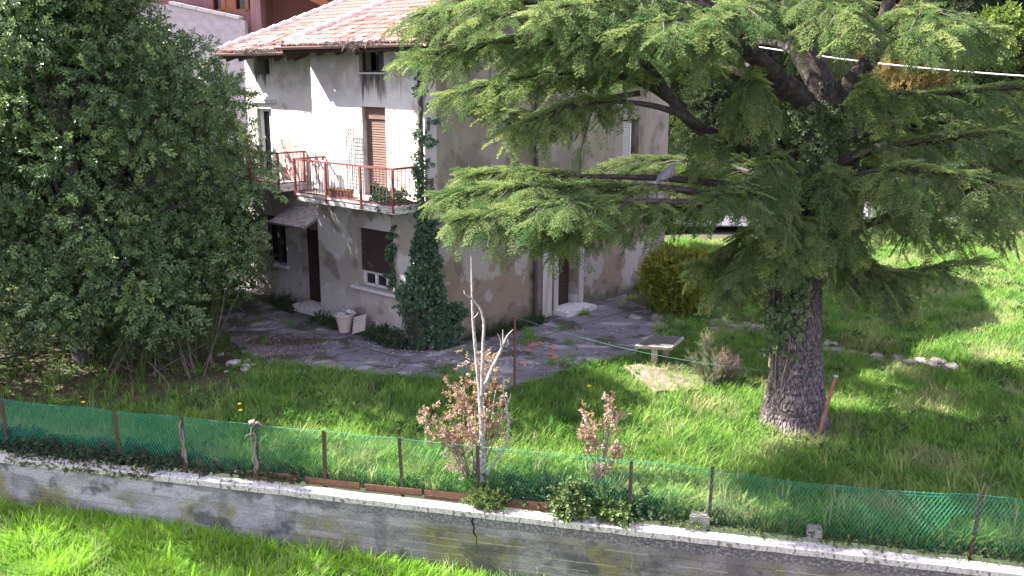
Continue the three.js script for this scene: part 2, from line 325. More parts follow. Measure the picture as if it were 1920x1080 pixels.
const plainMat = wallMat((() => { const t = tex(512, 512, (u, v) => { const k = 0.42 + 0.35 * fbm(u * 7, v * 7, 2, 5); return [k * 0.95, k * 0.9, k * 0.85]; }, true); t.repeat.set(0.3, 0.3); return t; })());
part('wall', merge([bx(0.3, 6.9, RC - 0.004, BW - 0.152, 3.05, RC / 2 + 0.176), bx(0.3, 6.8, 8.2, HL - 0.152, 3.0, 5.06), bx(HL - 0.36, 6.8, 0.3, HL / 2, 3.0, HD - 0.16)]), plainMat, house);
// dark rooms: floors that close the storeys
const darkMat = std(rgb(0.03, 0.027, 0.027), 0.95);
part('floor', merge([bx(HL - 0.8, 0.2, HD - 1.4, HL / 2, 2.98, HD / 2 + 0.3), bx(HL - 0.8, 0.2, HD - 1.4, HL / 2, 5.72, HD / 2 + 0.3), bx(HL - 0.8, 0.1, HD - 1.4, HL / 2, -0.05, HD / 2 + 0.3), bx(3.2, 6, 0.1, 2.1, 3, 2.2), bx(3.2, 6, 0.1, 5.9, 3, 2.9), bx(0.1, 6, 8, 2.4, 3, 5), bx(3.4, 1.0, 0.05, 2.1, 6.25, 0.8), bx(3.0, 0.8, 0.05, 6.0, 6.1, 1.4)]), darkMat, house);
const woodDark = std(0xffffff, 0.85, { map: (() => { const t = tex(256, 512, (u, v) => { const k = 0.55 + 0.9 * fbm(u * 4, v * 60, 3, 4); return [0.085 * k, 0.052 * k, 0.047 * k]; }, true); return t; })() });
const woodSun = std(0xffffff, 0.85, { map: tex(256, 512, (u, v) => { const k = 0.6 + 1.0 * fbm(u * 3, v * 70, 5, 4); return [0.26 * k, 0.155 * k, 0.125 * k]; }, true) });
const whitePaint = std(rgb(0.62, 0.61, 0.62), 0.6), paleStone = std(0xffffff, 0.9, { map: tex(256, 256, (u, v) => { const k = 0.55 + 0.45 * fbm(u * 9, v * 9, 3, 5); return [k, k * 0.97, k * 0.97]; }, true) });
const glassDark = new THREE.MeshPhysicalMaterial({ color: rgb(0.02, 0.022, 0.03), roughness: 0.08 });
function slats(x0, x1, y0, y1, z, pitch = 0.052, sag = 0.012) {
  const l = []; let k = 0;
  for (let y = y1 - pitch / 2; y > y0; y -= pitch, k++) { const tilt = rr(-sag, sag); const g = new THREE.CylinderGeometry(pitch * 0.56, pitch * 0.56, x1 - x0 - 0.01, 6, 1, true, -Math.PI / 2, Math.PI); g.rotateZ(Math.PI / 2); g.rotateX(Math.PI); g.scale(1, 0.8, 0.35); g.rotateX(Math.PI * 0); l.push(bx(x1 - x0 - 0.01, pitch * 0.84, 0.014, (x0 + x1) / 2, y, z, 0, rr(0.12, 0.3), tilt)); }
  return merge(l);
}
reseed(21);
{ // ground floor window of the front block
  const [a, b, c, d] = Wb, w = new THREE.Group(); w.name = 'window'; house.add(w);
  part('shutter', slats(a, b, 1.40, d, 0.13, 0.05, 0.006), woodDark, w).userData.label = 'nearly closed dark brown roller shutter';
  part('frame', merge([bx(b - a, 0.05, 0.05, (a + b) / 2, c + 0.025, 0.2), bx(b - a, 0.05, 0.05, (a + b) / 2, 1.36, 0.2), ...[a + 0.03, a + 0.45, a + 0.85, b - 0.03].map((x) => bx(0.07, 0.29, 0.05, x, 1.195, 0.2))]), whitePaint, w);
  part('pane', bx(b - a - 0.02, 1.38, 0.012, (a + b) / 2, 1.74, 0.245), glassDark, w);
  const s = bx(b - a + 0.32, 0.06, 0.34, (a + b) / 2, c - 0.032, 0.05); part('sill', s, paleStone, w);
}
{ // balcony door
  const [a, b, c, d] = Db, w = new THREE.Group(); w.name = 'door'; house.add(w);
  part('shutter', merge([slats(a + 0.02, b - 0.02, c + 0.25, d - 0.28, 0.12, 0.056, 0.008)]), woodSun, w).userData.label = 'weathered red brown slatted shutter of the balcony door';
  part('shutter_box', bx(b - a, 0.27, 0.1, (a + b) / 2, d - 0.137, 0.13), woodSun, w);
  part('frame', merge([bx(0.05, d - c, 0.09, a + 0.025, (c + d) / 2, 0.19), bx(0.05, d - c, 0.09, b - 0.025, (c + d) / 2, 0.19)]), woodDark, w);
  part('pane', bx(b - a - 0.1, d - c, 0.012, (a + b) / 2, (c + d) / 2, 0.24), glassDark, w);
}
{ // attic window of the front block
  const [a, b, c, d] = Ab, w = new THREE.Group(); w.name = 'window'; house.add(w);
  part('frame', merge([bx(0.05, d - c, 0.05, b - 0.025, (c + d) / 2, 0.12), bx(0.05, d - c, 0.05, a + 0.02, (c + d) / 2, 0.12), bx(0.035, d - c, 0.04, (a + b) / 2 - 0.06, (c + d) / 2, 0.13), bx(b - a - 0.1, 0.04, 0.06, (a + b) / 2, c + 0.025, 0.123)]), woodDark, w);
  part('pane', bx(0.34, d - c, 0.01, a + 0.2, (c + d) / 2, 0.15), new THREE.MeshPhysicalMaterial({ color: rgb(0.10, 0.11, 0.14), roughness: 0.15 }), w);
  part('sill', bx(b - a + 0.1, 0.04, 0.2, (a + b) / 2, c - 0.022, 0.05), paleStone, w);
}
{ // left: balcony door, attic opening, ground floor door and window
  const w = new THREE.Group(); w.name = 'door'; house.add(w); const [a, b, c, d] = Dr;
  part('frame', merge([bx(0.07, d - c, 0.1, a + 0.035, (c + d) / 2, RC + 0.12), bx(0.07, d - c, 0.1, b - 0.035, (c + d) / 2, RC + 0.12), bx(0.06, d - c, 0.06, a + 0.24, (c + d) / 2, RC + 0.14), bx(b - a - 0.15, 0.07, 0.1, (a + b) / 2, d - 0.035, RC + 0.12)]), whitePaint, w);
  part('pane', bx(b - a, d - c, 0.012, (a + b) / 2, (c + d) / 2, RC + 0.2), glassDark, w);
  part('lintel', bx(1.1, 0.1, 0.07, (a + b) / 2, d + 0.2, RC - 0.03), paleStone, house);
  const s = new THREE.Group(); s.name = 'window'; house.add(s); const [e, f, g, h] = Gw;
  part('frame', merge([bx(0.06, h - g, 0.06, e + 0.03, (g + h) / 2, RC + 0.12), bx(0.06, h - g, 0.06, f - 0.03, (g + h) / 2, RC + 0.12), bx(0.06, h - g, 0.06, (e + f) / 2, (g + h) / 2, RC + 0.12)]), woodDark, s);
  part('pane', bx(f - e, h - g, 0.012, (e + f) / 2, (g + h) / 2, RC + 0.2), glassDark, s);
  part('sill', bx(f - e + 0.2, 0.06, 0.25, (e + f) / 2, g - 0.032, RC + 0.02), paleStone, s);
  const t = new THREE.Group(); t.name = 'door'; house.add(t);
  part('door_leaf', bx(Gd[1] - Gd[0], 2.02, 0.05, (Gd[0] + Gd[1]) / 2, 1.0, RC + 0.25), woodDark, t);
  part('threshold', bx(1.0, 0.16, 0.62, 4.72, 0.06, 0.22), paleStone, t).userData.label = 'pale stone doorstep beside the front block';
  // sloping canopy over that door
  const cg = bx(1.5, 0.06, 0.95, 5.05, 2.42, 0.2, 0, -0.42); part('canopy', merge([cg]), std(0xffffff, 0.95, { map: tex(256, 256, (u, v) => { const k = 0.27 + 0.3 * fbm(u * 8, v * 8, 3, 5); return [k, k * 0.92, k * 0.95]; }, true) }), house);
}
{ // side wall openings
  const t = new THREE.Group(); t.name = 'door'; house.add(t);
  part('door_leaf', merge([bx(0.05, 2.0, 0.42, 0.3, 1.0, 4.63), bx(0.05, 2.0, 0.41, 0.34, 1.0, 5.04)]), woodDark, t);
  part('surround', merge([bx(0.06, 2.2, 0.16, -0.022, 1.08, 4.31), bx(0.06, 2.2, 0.16, -0.022, 1.08, 5.34), bx(0.06, 0.16, 1.19, -0.022, 2.262, 4.825)]), plainMat, t);
  part('threshold', bx(0.7, 0.14, 1.2, -0.15, 0.0, 4.82), paleStone, t);
  part('pilaster', merge([bx(0.07, 2.9, 0.34, -0.03, 1.4, 3.95)]), plainMat, house);
  const w = new THREE.Group(); w.name = 'window'; house.add(w);
  part('pane', bx(0.012, 1.07, 0.88, 0.2, 2.885, 5.01), glassDark, w);
  part('frame', merge([bx(0.06, 1.07, 0.06, 0.16, 2.885, 4.6), bx(0.06, 1.07, 0.06, 0.16, 2.885, 5.42), bx(0.06, 0.06, 0.76, 0.16, 3.39, 5.01)]), woodDark, w);
  const s = new THREE.Group(); s.name = 'window'; house.add(s);
  const lou = []; for (let y = 3.36; y < 4.72; y += 0.06) lou.push(bx(0.012, 0.055, 0.42, 0.12, y, 7.33, 0, 0, 0.5));
  part('shutter', merge([...lou, bx(0.05, 1.42, 0.05, 0.12, 4.02, 7.1), bx(0.05, 1.42, 0.05, 0.12, 4.02, 7.56)]), whitePaint, s).userData.label = 'half closed grey white louvred shutter';
  part('pane', bx(0.012, 1.45, 0.74, 0.28, 4.02, 7.45), glassDark, s);
}
// downpipes
const pipeMat = std(rgb(0.07, 0.055, 0.06), 0.6);
part('downpipe', tube([V(-0.07, 0.1, 3.5), V(-0.07, 3.3, 3.5), V(-0.07, 6.9, 3.5)], [0.05, 0.05], 8), pipeMat, house);
part('downpipe', tube([V(0.1, 1.6, -0.07), V(0.1, 4, -0.07), V(0.1, 6.35, -0.07)], [0.045, 0.045], 8), pipeMat, house);
// balconies: thing > balcony (slab) > posts, rails, balusters
const redIron = std(0xffffff, 0.75, { map: tex(128, 128, (u, v) => lerp3([0.20, 0.035, 0.038], [0.12, 0.055, 0.05], ss(0.0, 0.2, fbm(u * 9, v * 9, 3, 4))), true) });
const barMat = std(rgb(0.16, 0.085, 0.085), 0.8);
const slabMat = std(0xffffff, 0.95, { map: tex(512, 256, (u, v) => { const k = 0.55 + 0.5 * fbm(u * 12, v * 6, 3, 5), d = ss(0.05, 0.25, fbm(u * 8 + 5, v * 5, 9, 5)); return lerp3([k, k * 0.97, k * 0.98], [0.16, 0.13, 0.10], d); }, true) });
const barGeo = new THREE.CylinderGeometry(0.008, 0.008, 0.74, 5);
function balcony(x0, x1, zf, zb, posts, label) {
  const sl = part('balcony', merge([bx(x1 - x0, 0.13, zb - zf, (x0 + x1) / 2, 3.125, (zf + zb) / 2), bx(x1 - x0 + 0.04, 0.04, zb - zf + 0.02, (x0 + x1) / 2, 3.212, (zf + zb) / 2 - 0.012)]), slabMat, house); sl.userData.label = label;
  for (const x of posts) part('post', bx(0.045, 0.95, 0.045, x, 3.56, zf - 0.01), redIron, sl);
  part('post', bx(0.04, 0.85, 0.04, x0 + 0.02, 3.6, zb - 0.05), redIron, sl); part('post', bx(0.04, 0.85, 0.04, x1 - 0.02, 3.6, zb - 0.05), redIron, sl);
  part('handrail', merge([bx(x1 - x0 + 0.04, 0.04, 0.05, (x0 + x1) / 2, 4.02, zf - 0.01), bx(0.05, 0.04, zb - zf - 0.04, x0 + 0.02, 4.024, (zf + zb) / 2 + 0.02), bx(0.05, 0.04, zb - zf - 0.04, x1 - 0.02, 4.024, (zf + zb) / 2 + 0.02)]), redIron, sl);
  part('bottom_rail', merge([bx(x1 - x0, 0.03, 0.03, (x0 + x1) / 2, 3.262, zf - 0.01), bx(0.03, 0.03, zb - zf - 0.04, x0 + 0.02, 3.262, (zf + zb) / 2 + 0.02), bx(0.03, 0.03, zb - zf - 0.04, x1 - 0.02, 3.262, (zf + zb) / 2 + 0.02)]), redIron, sl);
  const put = (x, z) => { const b = part('baluster', barGeo, barMat, sl); b.position.set(x, 3.64, z); };
  for (let x = x0 + 0.12; x < x1 - 0.05; x += 0.112) if (!posts.some((p) => Math.abs(p - x) < 0.04)) put(x, zf - 0.01);
  for (let z = zf + 0.11; z < zb - 0.08; z += 0.112) { put(x0 + 0.02, z); put(x1 - 0.02, z); }
}
balcony(0.1, 3.65, -0.86, -0.002, [0.13, 1.2, 2.45, 3.62], 'front balcony with red iron railing over the ground floor window');
balcony(5.22, 7.75, -0.22, RC - 0.002, [5.25, 6.5, 7.72], 'left balcony half hidden by the evergreen tree');
// roof: two tiled slopes, the block's slope a little higher and further out
const SL = 19 * Math.PI / 180, cS = Math.cos(SL), sS = Math.sin(SL);
function slope(x0, x1, ze, ye, zr, name) {
  const L = (zr - ze) / cS, g = new THREE.Group(); g.name = 'roof'; g.position.set(0, ye, ze); g.rotation.x = -SL; house.add(g);
  return [g, L];
}
const tileGeos = [0, 1, 2].map((k) => {
  const W = 0.215, L = 0.41, prof = [[0, 0], [0.02, 0.032], [0.055, 0.036], [0.085, 0.008], [0.115, 0.006], [0.14, 0.034], [0.175, 0.036], [0.215, 0.004]], pos = [];
  const P = (i, z, d = 0) => [prof[i][0], prof[i][1] + (z === 0 ? 0.026 : 0) - d, z];
  for (let i = 0; i < prof.length - 1; i++) {
    const a = P(i, 0), b = P(i + 1, 0), c = P(i + 1, L), d = P(i, L), e = P(i, 0, 0.026), f = P(i + 1, 0, 0.026);
    pos.push(...a, ...d, ...b, ...b, ...d, ...c, ...a, ...b, ...e, ...b, ...f, ...e);
  }
  return triGeo(pos);
});
const tileMats = [[0.30, 0.165, 0.14], [0.25, 0.13, 0.105], [0.36, 0.235, 0.205], [0.27, 0.16, 0.14], [0.46, 0.37, 0.34], [0.16, 0.09, 0.075]].map((c, i) => std(0xffffff, 0.9, { map: tex(64, 64, (u, v) => mul3(c, 0.95 + 0.5 * (0.5 + fbm(u * 5 + i * 9, v * 5, i, 3))), true) }));
for (const m of tileMats) m.side = THREE.DoubleSide;
const capGeo = (() => { const g = new THREE.CylinderGeometry(0.085, 0.1, 0.42, 8, 1, true, -Math.PI / 2, Math.PI); g.rotateX(-Math.PI / 2); return g; })();
const capMat = std(0xffffff, 0.9, { side: THREE.DoubleSide, map: tex(64, 64, (u, v) => mul3([0.62, 0.54, 0.52], 0.7 + 0.6 * (0.5 + fbm(u * 4, v * 4, 3, 3))), true) });
function tiled(x0, x1, ze, ye, zr, single, cap0, cap1, label) {
  const [g, L] = slope(x0, x1, ze, ye, zr); g.userData.label = label;
  const boards = part('roof_deck', bx(x1 - x0 - 0.06, 0.05, L - 0.05, (x0 + x1) / 2, -0.045, L / 2 + 0.02), woodDark, g);
  const rest = []; const cols = Math.floor((x1 - x0) / 0.205);
  for (let r = 0; r * 0.34 < L - 0.2; r++) for (let c = 0; c < cols; c++) {
    const x = x0 + c * 0.205, z = r * 0.34 - 0.03, loose = x > 5.4 && x < 6.9 && r > 0 && r < 4 && R() < 0.45;
    if (loose && R() < 0.3) continue;
    const k = Math.floor(Math.pow(R(), 1.3) * 5.99), rx = loose ? rr(-0.12, 0.1) : rr(-0.012, 0.02), ry = loose ? rr(-0.5, 0.5) : rr(-0.035, 0.035), dy = loose ? rr(0.01, 0.06) : rr(0, 0.008);
    if (r < single) { const t = part('roof_tile', tileGeos[(r + c) % 3], tileMats[k], g); t.position.set(x + rr(-0.008, 0.008), dy, z + rr(-0.02, 0.02)); t.rotation.set(rx, ry, 0); }
    else rest.push(tileGeos[0].clone().rotateY(ry).translate(x, dy, z));
  }
  if (rest.length) part('upper_tiles', merge(rest), tileMats[0], g, 'stuff');
  for (const x of [cap0, cap1]) if (x != null) for (let z = 0.1; z < L; z += 0.37) { const t = part('cap_tile', capGeo, capMat, g); t.position.set(x + rr(-0.01, 0.01), 0.05, z + 0.15); t.rotation.set(-0.06 + rr(-0.02, 0.02), rr(-0.04, 0.04), 0); }
  return g;
}
reseed(77);
const zRidge = 5.0;
const yAt = (z, ze, ye) => ye + (z - ze) * Math.tan(SL);
tiled(-0.75, 4.28, -0.58, 6.60, zRidge, 7, null, 4.25, 'tiled slope over the front block');
const leftRoof = tiled(4.25, 8.05, -0.02, 6.50, zRidge - 0.1, 7, null, 8.03, 'tiled slope over the set back part with slipped tiles');
{ // far slope, barge boards, rafter ends, skylight
  const yr = yAt(zRidge, -0.58, 6.6), back = bx(8.9, 0.08, 5.2, 3.65, 0, 0); back.rotateX(SL); back.translate(0, yr - 0.85, zRidge + 2.38);
  part('roof', back, tileMats[0], house);
  part('rafter', merge([0.2, 0.9, 1.6, 2.3, 3.0, 3.7].map((x) => bx(0.08, 0.1, 0.75, x, 6.53, -0.2, 0, -SL)).concat([4.6, 5.4, 6.2, 7.0, 7.6].map((x) => bx(0.08, 0.09, 0.75, x, 6.42, 0.3, 0, -SL)))), woodDark, house);
  const sk = part('skylight', merge([bx(0.62, 0.05, 0.5, 0, 0, 0), bx(0.68, 0.03, 0.06, 0, 0.03, -0.24), bx(0.68, 0.03, 0.06, 0, 0.03, 0.24)]), new THREE.MeshPhysicalMaterial({ color: rgb(0.45, 0.46, 0.52), roughness: 0.25, metalness: 0.3 }), leftRoof); sk.position.set(4.75, 0.09, 2.15); sk.rotation.set(0.05, 0.15, 0);
}
part('fascia', merge([bx(5.0, 0.17, 0.025, 1.765, 6.515, -0.585), bx(3.75, 0.17, 0.025, 6.17, 6.415, -0.03), bx(0.05, 0.4, 0.66, 4.25, 6.54, -0.27, 0, -SL)]), woodDark, house);
{ // gutters with dead moss and needles hanging out
  const gm = std(rgb(0.30, 0.20, 0.185), 0.7, { side: THREE.DoubleSide });
  const gut = (x0, x1, y, z) => { const g = new THREE.CylinderGeometry(0.065, 0.065, x1 - x0, 10, 1, true, Math.PI / 2, Math.PI); g.rotateZ(Math.PI / 2); g.rotateX(Math.PI * 0); return g.translate((x0 + x1) / 2, y, z); };
  const half = (x0, x1, y, z) => { const s = new THREE.Shape(); s.absarc(0, 0, 0.068, Math.PI, 2 * Math.PI, false); s.absarc(0, 0, 0.06, 2 * Math.PI, Math.PI, true); const g = new THREE.ExtrudeGeometry(s, { depth: x1 - x0, bevelEnabled: false, curveSegments: 8 }); g.rotateY(Math.PI / 2); return g.translate(x0, y, z); };
  part('gutter', half(-0.75, 4.42, 6.575, -0.68), gm, house); part('gutter', half(4.3, 8.05, 6.47, -0.115), gm, house);
  reseed(5); const out = [];
  const strands = (x0, x1, y, z, n, len) => { for (let i = 0; i < n; i++) { const b = V(rr(x0, x1), y + rr(-0.02, 0.06), z + rr(-0.07, 0.04)); leaf(out, b, V(rr(-0.8, 0.8), rr(-1, 0.35), rr(-0.6, 0.3)).normalize(), rndDir(), rr(0.05, len), rr(0.012, 0.03)); } };
  strands(0.5, 2.6, 6.6, -0.7, 420, 0.14); strands(1.25, 1.7, 6.57, -0.72, 120, 0.26); strands(5.2, 6.9, 6.5, -0.13, 340, 0.15); strands(6.1, 6.3, 6.47, -0.14, 40, 0.22);
  part('gutter_moss', triGeo(out), std(rgb(0.19, 0.155, 0.145), 1, { side: THREE.DoubleSide }), house, 'stuff');
}
// low annex wall left of the house, mostly behind the evergreen
{
  const a = thing('annex', 'low whitewashed outbuilding glimpsed behind the evergreen tree', 'outbuilding', HC, HA);
  part('wall', merge([bx(2.6, 3.3, 0.3, HL + 1.31, 1.25, RC + 0.35), bx(0.3, 3.3, 4, HL + 2.46, 1.25, RC + 2.51)]), wallMat(recTex), a);
  part('roof', bx(2.8, 0.1, 4.4, HL + 1.4, 3.02, RC + 2.3, 0, -0.12), tileMats[1], a);
}

// ---------------------------------------------------------------- things on the balcony and by the house
const toWorld = (x, y, z, ry = 0) => [hw(x, y, z), HA + ry];
{
  const [p, t] = toWorld(2.5, 3.24, -0.1); const g = thing('trellis', 'black wire trellis rack standing against the front wall on the balcony', 'trellis', p, t);
  const m = std(rgb(0.03, 0.03, 0.035), 0.6), v = [], h = [];
  for (let i = 0; i < 4; i++) v.push(bx(0.014, 1.5, 0.014, -0.13 + i * 0.087, 0.75, 0));
  for (let i = 0; i < 17; i++) h.push(bx(0.28, 0.012, 0.012, 0, 0.06 + i * 0.088, -0.013));
  part('upright', v, m, g); part('rung', h, m, g);
}
{
  const [p, t] = toWorld(2.2, 3.235, -0.68, 0.05); const g = thing('planter_box', 'rusty brown planter box on the front balcony behind the railing', 'planter', p, t);
  const m = std(0xffffff, 0.9, { map: tex(128, 64, (u, v) => lerp3([0.24, 0.09, 0.045], [0.13, 0.07, 0.05], cl(0.5 + 1.5 * fbm(u * 9, v * 6, 2, 4))), true) });
  part('box', merge([bx(0.66, 0.17, 0.02, 0, 0.085, -0.1), bx(0.66, 0.17, 0.02, 0, 0.085, 0.1), bx(0.02, 0.17, 0.178, -0.32, 0.085, 0), bx(0.02, 0.17, 0.178, 0.32, 0.085, 0), bx(0.7, 0.025, 0.03, 0, 0.182, -0.112), bx(0.7, 0.025, 0.03, 0, 0.182, 0.112)]), m, g);
  part('soil', bx(0.6, 0.1, 0.17, 0, 0.07, 0), soilMat, g);
}
{
  const [p, t] = toWorld(3.42, 3.235, -0.3); const g = thing('white_board', 'narrow white board standing at the left end of the front balcony', 'board', p, t);
  const s = new THREE.Shape(); s.moveTo(-0.075, 0.05); s.lineTo(-0.03, 0); s.lineTo(0.03, 0); s.lineTo(0.075, 0.05); s.lineTo(0.075, 0.72); s.lineTo(-0.075, 0.72); s.closePath();
  part('panel', new THREE.ExtrudeGeometry(s, { depth: 0.03, bevelEnabled: true, bevelSize: 0.005, bevelThickness: 0.005, bevelSegments: 1 }).rotateX(0.12), std(rgb(0.8, 0.79, 0.78), 0.6), g);
}
{ // broken pot full of rubble and a corrugated offcut at the foot of the front wall
  const p = hw(2.55, paveY, -0.42); const g = thing('broken_pot', 'cracked cream clay pot filled with plaster scraps by the front wall', 'pot', p, HA + 0.3);
  const prof = [[0.13, 0], [0.14, 0.02], [0.19, 0.3], [0.235, 0.40], [0.25, 0.41], [0.25, 0.45], [0.22, 0.45], [0.2, 0.4], [0.16, 0.2]].map(([a, b]) => new THREE.Vector2(a, b));
  const pot = part('pot_body', new THREE.LatheGeometry(prof, 20, 0, 5.4), std(rgb(0.48, 0.41, 0.37), 0.9, { side: THREE.DoubleSide }), g); pot.rotation.set(0.08, 0.8, -0.06);
  reseed(4); for (let i = 0; i < 16; i++) { const s = part('plaster_scrap', bx(rr(0.06, 0.16), 0.02, rr(0.05, 0.12), rr(-0.17, 0.17), 0.40 + rr(0, 0.09), rr(-0.17, 0.17), rr(0, 3), rr(-0.6, 0.6), rr(-0.6, 0.6)), paleStone, g); }
  const q = hw(2.0, paveY, -0.42), c = thing('corrugated_offcut', 'white ridged sheet offcut with dark grooves leaning beside the clay pot', 'sheet', q, HA);
  const sm = std(rgb(0.50, 0.45, 0.43), 0.8), tilt = new THREE.Group(); tilt.name = 'sheet'; tilt.rotation.set(0.55, 0, -0.42); tilt.position.set(0.02, 0.09, 0); c.add(tilt);
  for (let i = 0; i < 7; i++) { const g = new THREE.CylinderGeometry(0.028, 0.028, 0.4, 8, 1, false, 0, Math.PI); g.rotateZ(Math.PI / 2); g.rotateY(Math.PI); g.rotateX(-Math.PI / 2); part('ridge', g.translate(0, 0.03 + i * 0.062, 0), sm, tilt); }
  part('backing', bx(0.4, 0.42, 0.01, 0, 0.21, 0.012), std(rgb(0.09, 0.06, 0.055), 0.9), tilt);
}

// ---------------------------------------------------------------- retaining wall
{
  const w = thing('retaining_wall', 'long stained concrete retaining wall with pale coping below the wire fence', 'wall');
  const T = tex(1792, 288, (u, v) => {
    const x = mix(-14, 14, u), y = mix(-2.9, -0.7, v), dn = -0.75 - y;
    const big = fbm(x * 0.6, y * 1.2, 3, 4), fine = fbm(x * 3, y * 4, 5, 5), grit = noi(x * 26, y * 26, 3);
    let c = lerp3([0.27, 0.26, 0.275], [0.47, 0.46, 0.49], cl(0.5 + 1.5 * big + 0.7 * fine));
    c = mul3(c, 0.86 + 0.5 * fbm(x * 2.2, y * 3.5, 51, 5)); c = lerp3(c, [0.10, 0.10, 0.105], ss(0.1, 0.3, noi(x * 2.4, y * 0.35, 55) + 0.4 * fine) * 0.4); const rt = ss(-5, -0.5, x); c = lerp3(c, [c[0] * 0.72, c[1] * 0.70, c[2] * 0.62], rt * 0.9);
    c = lerp3(c, [0.49, 0.48, 0.52], ss(0.05, 0.2, fbm(x * 0.8, y * 2.6, 7, 5)) * 0.75 * (1 - rt * 0.75));
    const moss = ss(0.2, 0.55, dn + 0.45 * fbm(x * 0.7, y * 0.9, 15, 5)) * ss(-0.12, 0.3, fbm(x * 1.1 + 8, y * 0.9, 11, 6) + 0.25 * fbm(x * 6, y * 6, 12, 4)); c = lerp3(c, [0.20, 0.19, 0.05], moss * 0.8);
    c = lerp3(c, [0.07, 0.07, 0.075], ss(0.06, 0.3, fbm(x * 1.3, y * 1.8, 19, 6) + 0.3 * fbm(x * 7, y * 7, 13, 4)) * 0.75);
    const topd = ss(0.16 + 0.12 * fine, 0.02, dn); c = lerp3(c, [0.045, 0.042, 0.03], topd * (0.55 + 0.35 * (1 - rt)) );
    // pebbly upper band on the right
    const band = rt * ss(0.30, 0.25, dn + 0.05 * fine); c = lerp3(c, lerp3([0.11, 0.105, 0.11], [0.30, 0.285, 0.29], ss(-0.1, 0.45, noi(x * 24, y * 24, 8))), band * 0.75);
    // shuttering board joints with pale fins
    for (let k = 0; k < 7; k++) { const yb = 0.40 + k * 0.135; const seg = noi(x * 0.8 + k * 5, k * 2.2, 1); if (Math.abs(dn - yb - 0.01 * noi(x * 1.7, k, 3)) < 0.007 && seg > 0.12) c = lerp3(c, [0.52, 0.48, 0.36], rt * 0.55); else if (Math.abs(dn - yb) < 0.006) c = mul3(c, 0.7); }
    return mul3(c, 0.85 + 0.3 * grit);
  }, true);
  const B = tex(1024, 256, (u, v) => { const x = u * 28, y = v * 2.2, dn = 2.15 - y; const k = cl(0.45 + 0.3 * fbm(x * 3, y * 3, 2, 5) + (dn < 0.28 && u > 0.4 ? 0.5 * noi(x * 21, y * 21, 8) : 0)); return [k, k, k]; });
  const X0 = -20, X1 = 24, N = 176, face = [], fu = [], fi = [];
  const map = (x, y) => [(x + 14) / 28, (y + 2.9) / 2.2];
  for (let j = 0; j <= 10; j++) for (let i = 0; i <= N; i++) { const x = mix(X0, X1, i / N), y = mix(-3.2, -0.83, j / 10); face.push(x, y, wallZ(x) - 0.03 + 0.02 * fbm(x * 1.5, y * 1.5, 3, 3)); fu.push(...map(x, y)); if (i < N && j < 10) { const a = j * (N + 1) + i; fi.push(a, a + 1, a + N + 1, a + 1, a + N + 2, a + N + 1); } }
  const g = new THREE.BufferGeometry(); g.setAttribute('position', new THREE.Float32BufferAttribute(face, 3)); g.setAttribute('uv', new THREE.Float32BufferAttribute(fu, 2)); g.setIndex(fi); g.computeVertexNormals();
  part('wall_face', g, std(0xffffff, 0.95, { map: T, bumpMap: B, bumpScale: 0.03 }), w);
  const cap = [], ci = [], cu = [];
  for (let i = 0; i <= N * 2; i++) { // profile: front bottom, front top, rear top, rear bottom
    const x = mix(X0, X1, i / N / 2), f = 0.015 * noi(x * 2.2, 3, 1) + 0.008 * noi(x * 9, 3, 1), yy = -0.745 + 0.008 * noi(x * 3, 9, 2), bk = 0.21 + 0.05 * noi(x * 1.5, 1, 4);
    for (const [dy, dz] of [[-0.11, 0.0], [-0.012, 0.012], [0, 0], [0.004, -bk], [-0.12, -bk]]) { cap.push(x, yy + dy, wallZ(x) + dz + (dz > -0.1 ? f : 0)); cu.push(x * 0.5, dz * 2 + dy * 2); }
    if (i < N * 2) for (let k = 0; k < 4; k++) { const a = i * 5 + k; ci.push(a, a + 5, a + 1, a + 1, a + 5, a + 6); }
  }
  const cg = new THREE.BufferGeometry(); cg.setAttribute('position', new THREE.Float32BufferAttribute(cap, 3)); cg.setAttribute('uv', new THREE.Float32BufferAttribute(cu, 2)); cg.setIndex(ci); const cn = cg.toNonIndexed(); cn.computeVertexNormals();
  part('coping', cn, std(0xffffff, 0.95, { side: THREE.DoubleSide, map: tex(1024, 128, (u, v) => { const k = 0.52 + 0.35 * fbm(u * 60, v * 7, 3, 5); return lerp3([k * 1.02, k * 0.97, k * 0.93], [0.13, 0.11, 0.08], ss(0.12, 0.25, fbm(u * 40, v * 4, 11, 4)) * 0.8); }, true) }), w);
  // the crack and the open joint in the wall
  const crk = (x, y1, s) => { reseed(s); const pts = []; for (let y = -0.85; y > y1; y -= 0.09) pts.push(V(x + rr(-0.03, 0.03) + (-0.85 - y) * 0.12, y, wallZ(x) - 0.018)); return tube(pts, [0.012, 0.007], 4); };
  part('crack', crk(-0.62, -1.8, 3), std(rgb(0.01, 0.01, 0.01), 1), w);
  part('joint', crk(1.78, -2.2, 9), std(rgb(0.30, 0.28, 0.25), 1), w);
}
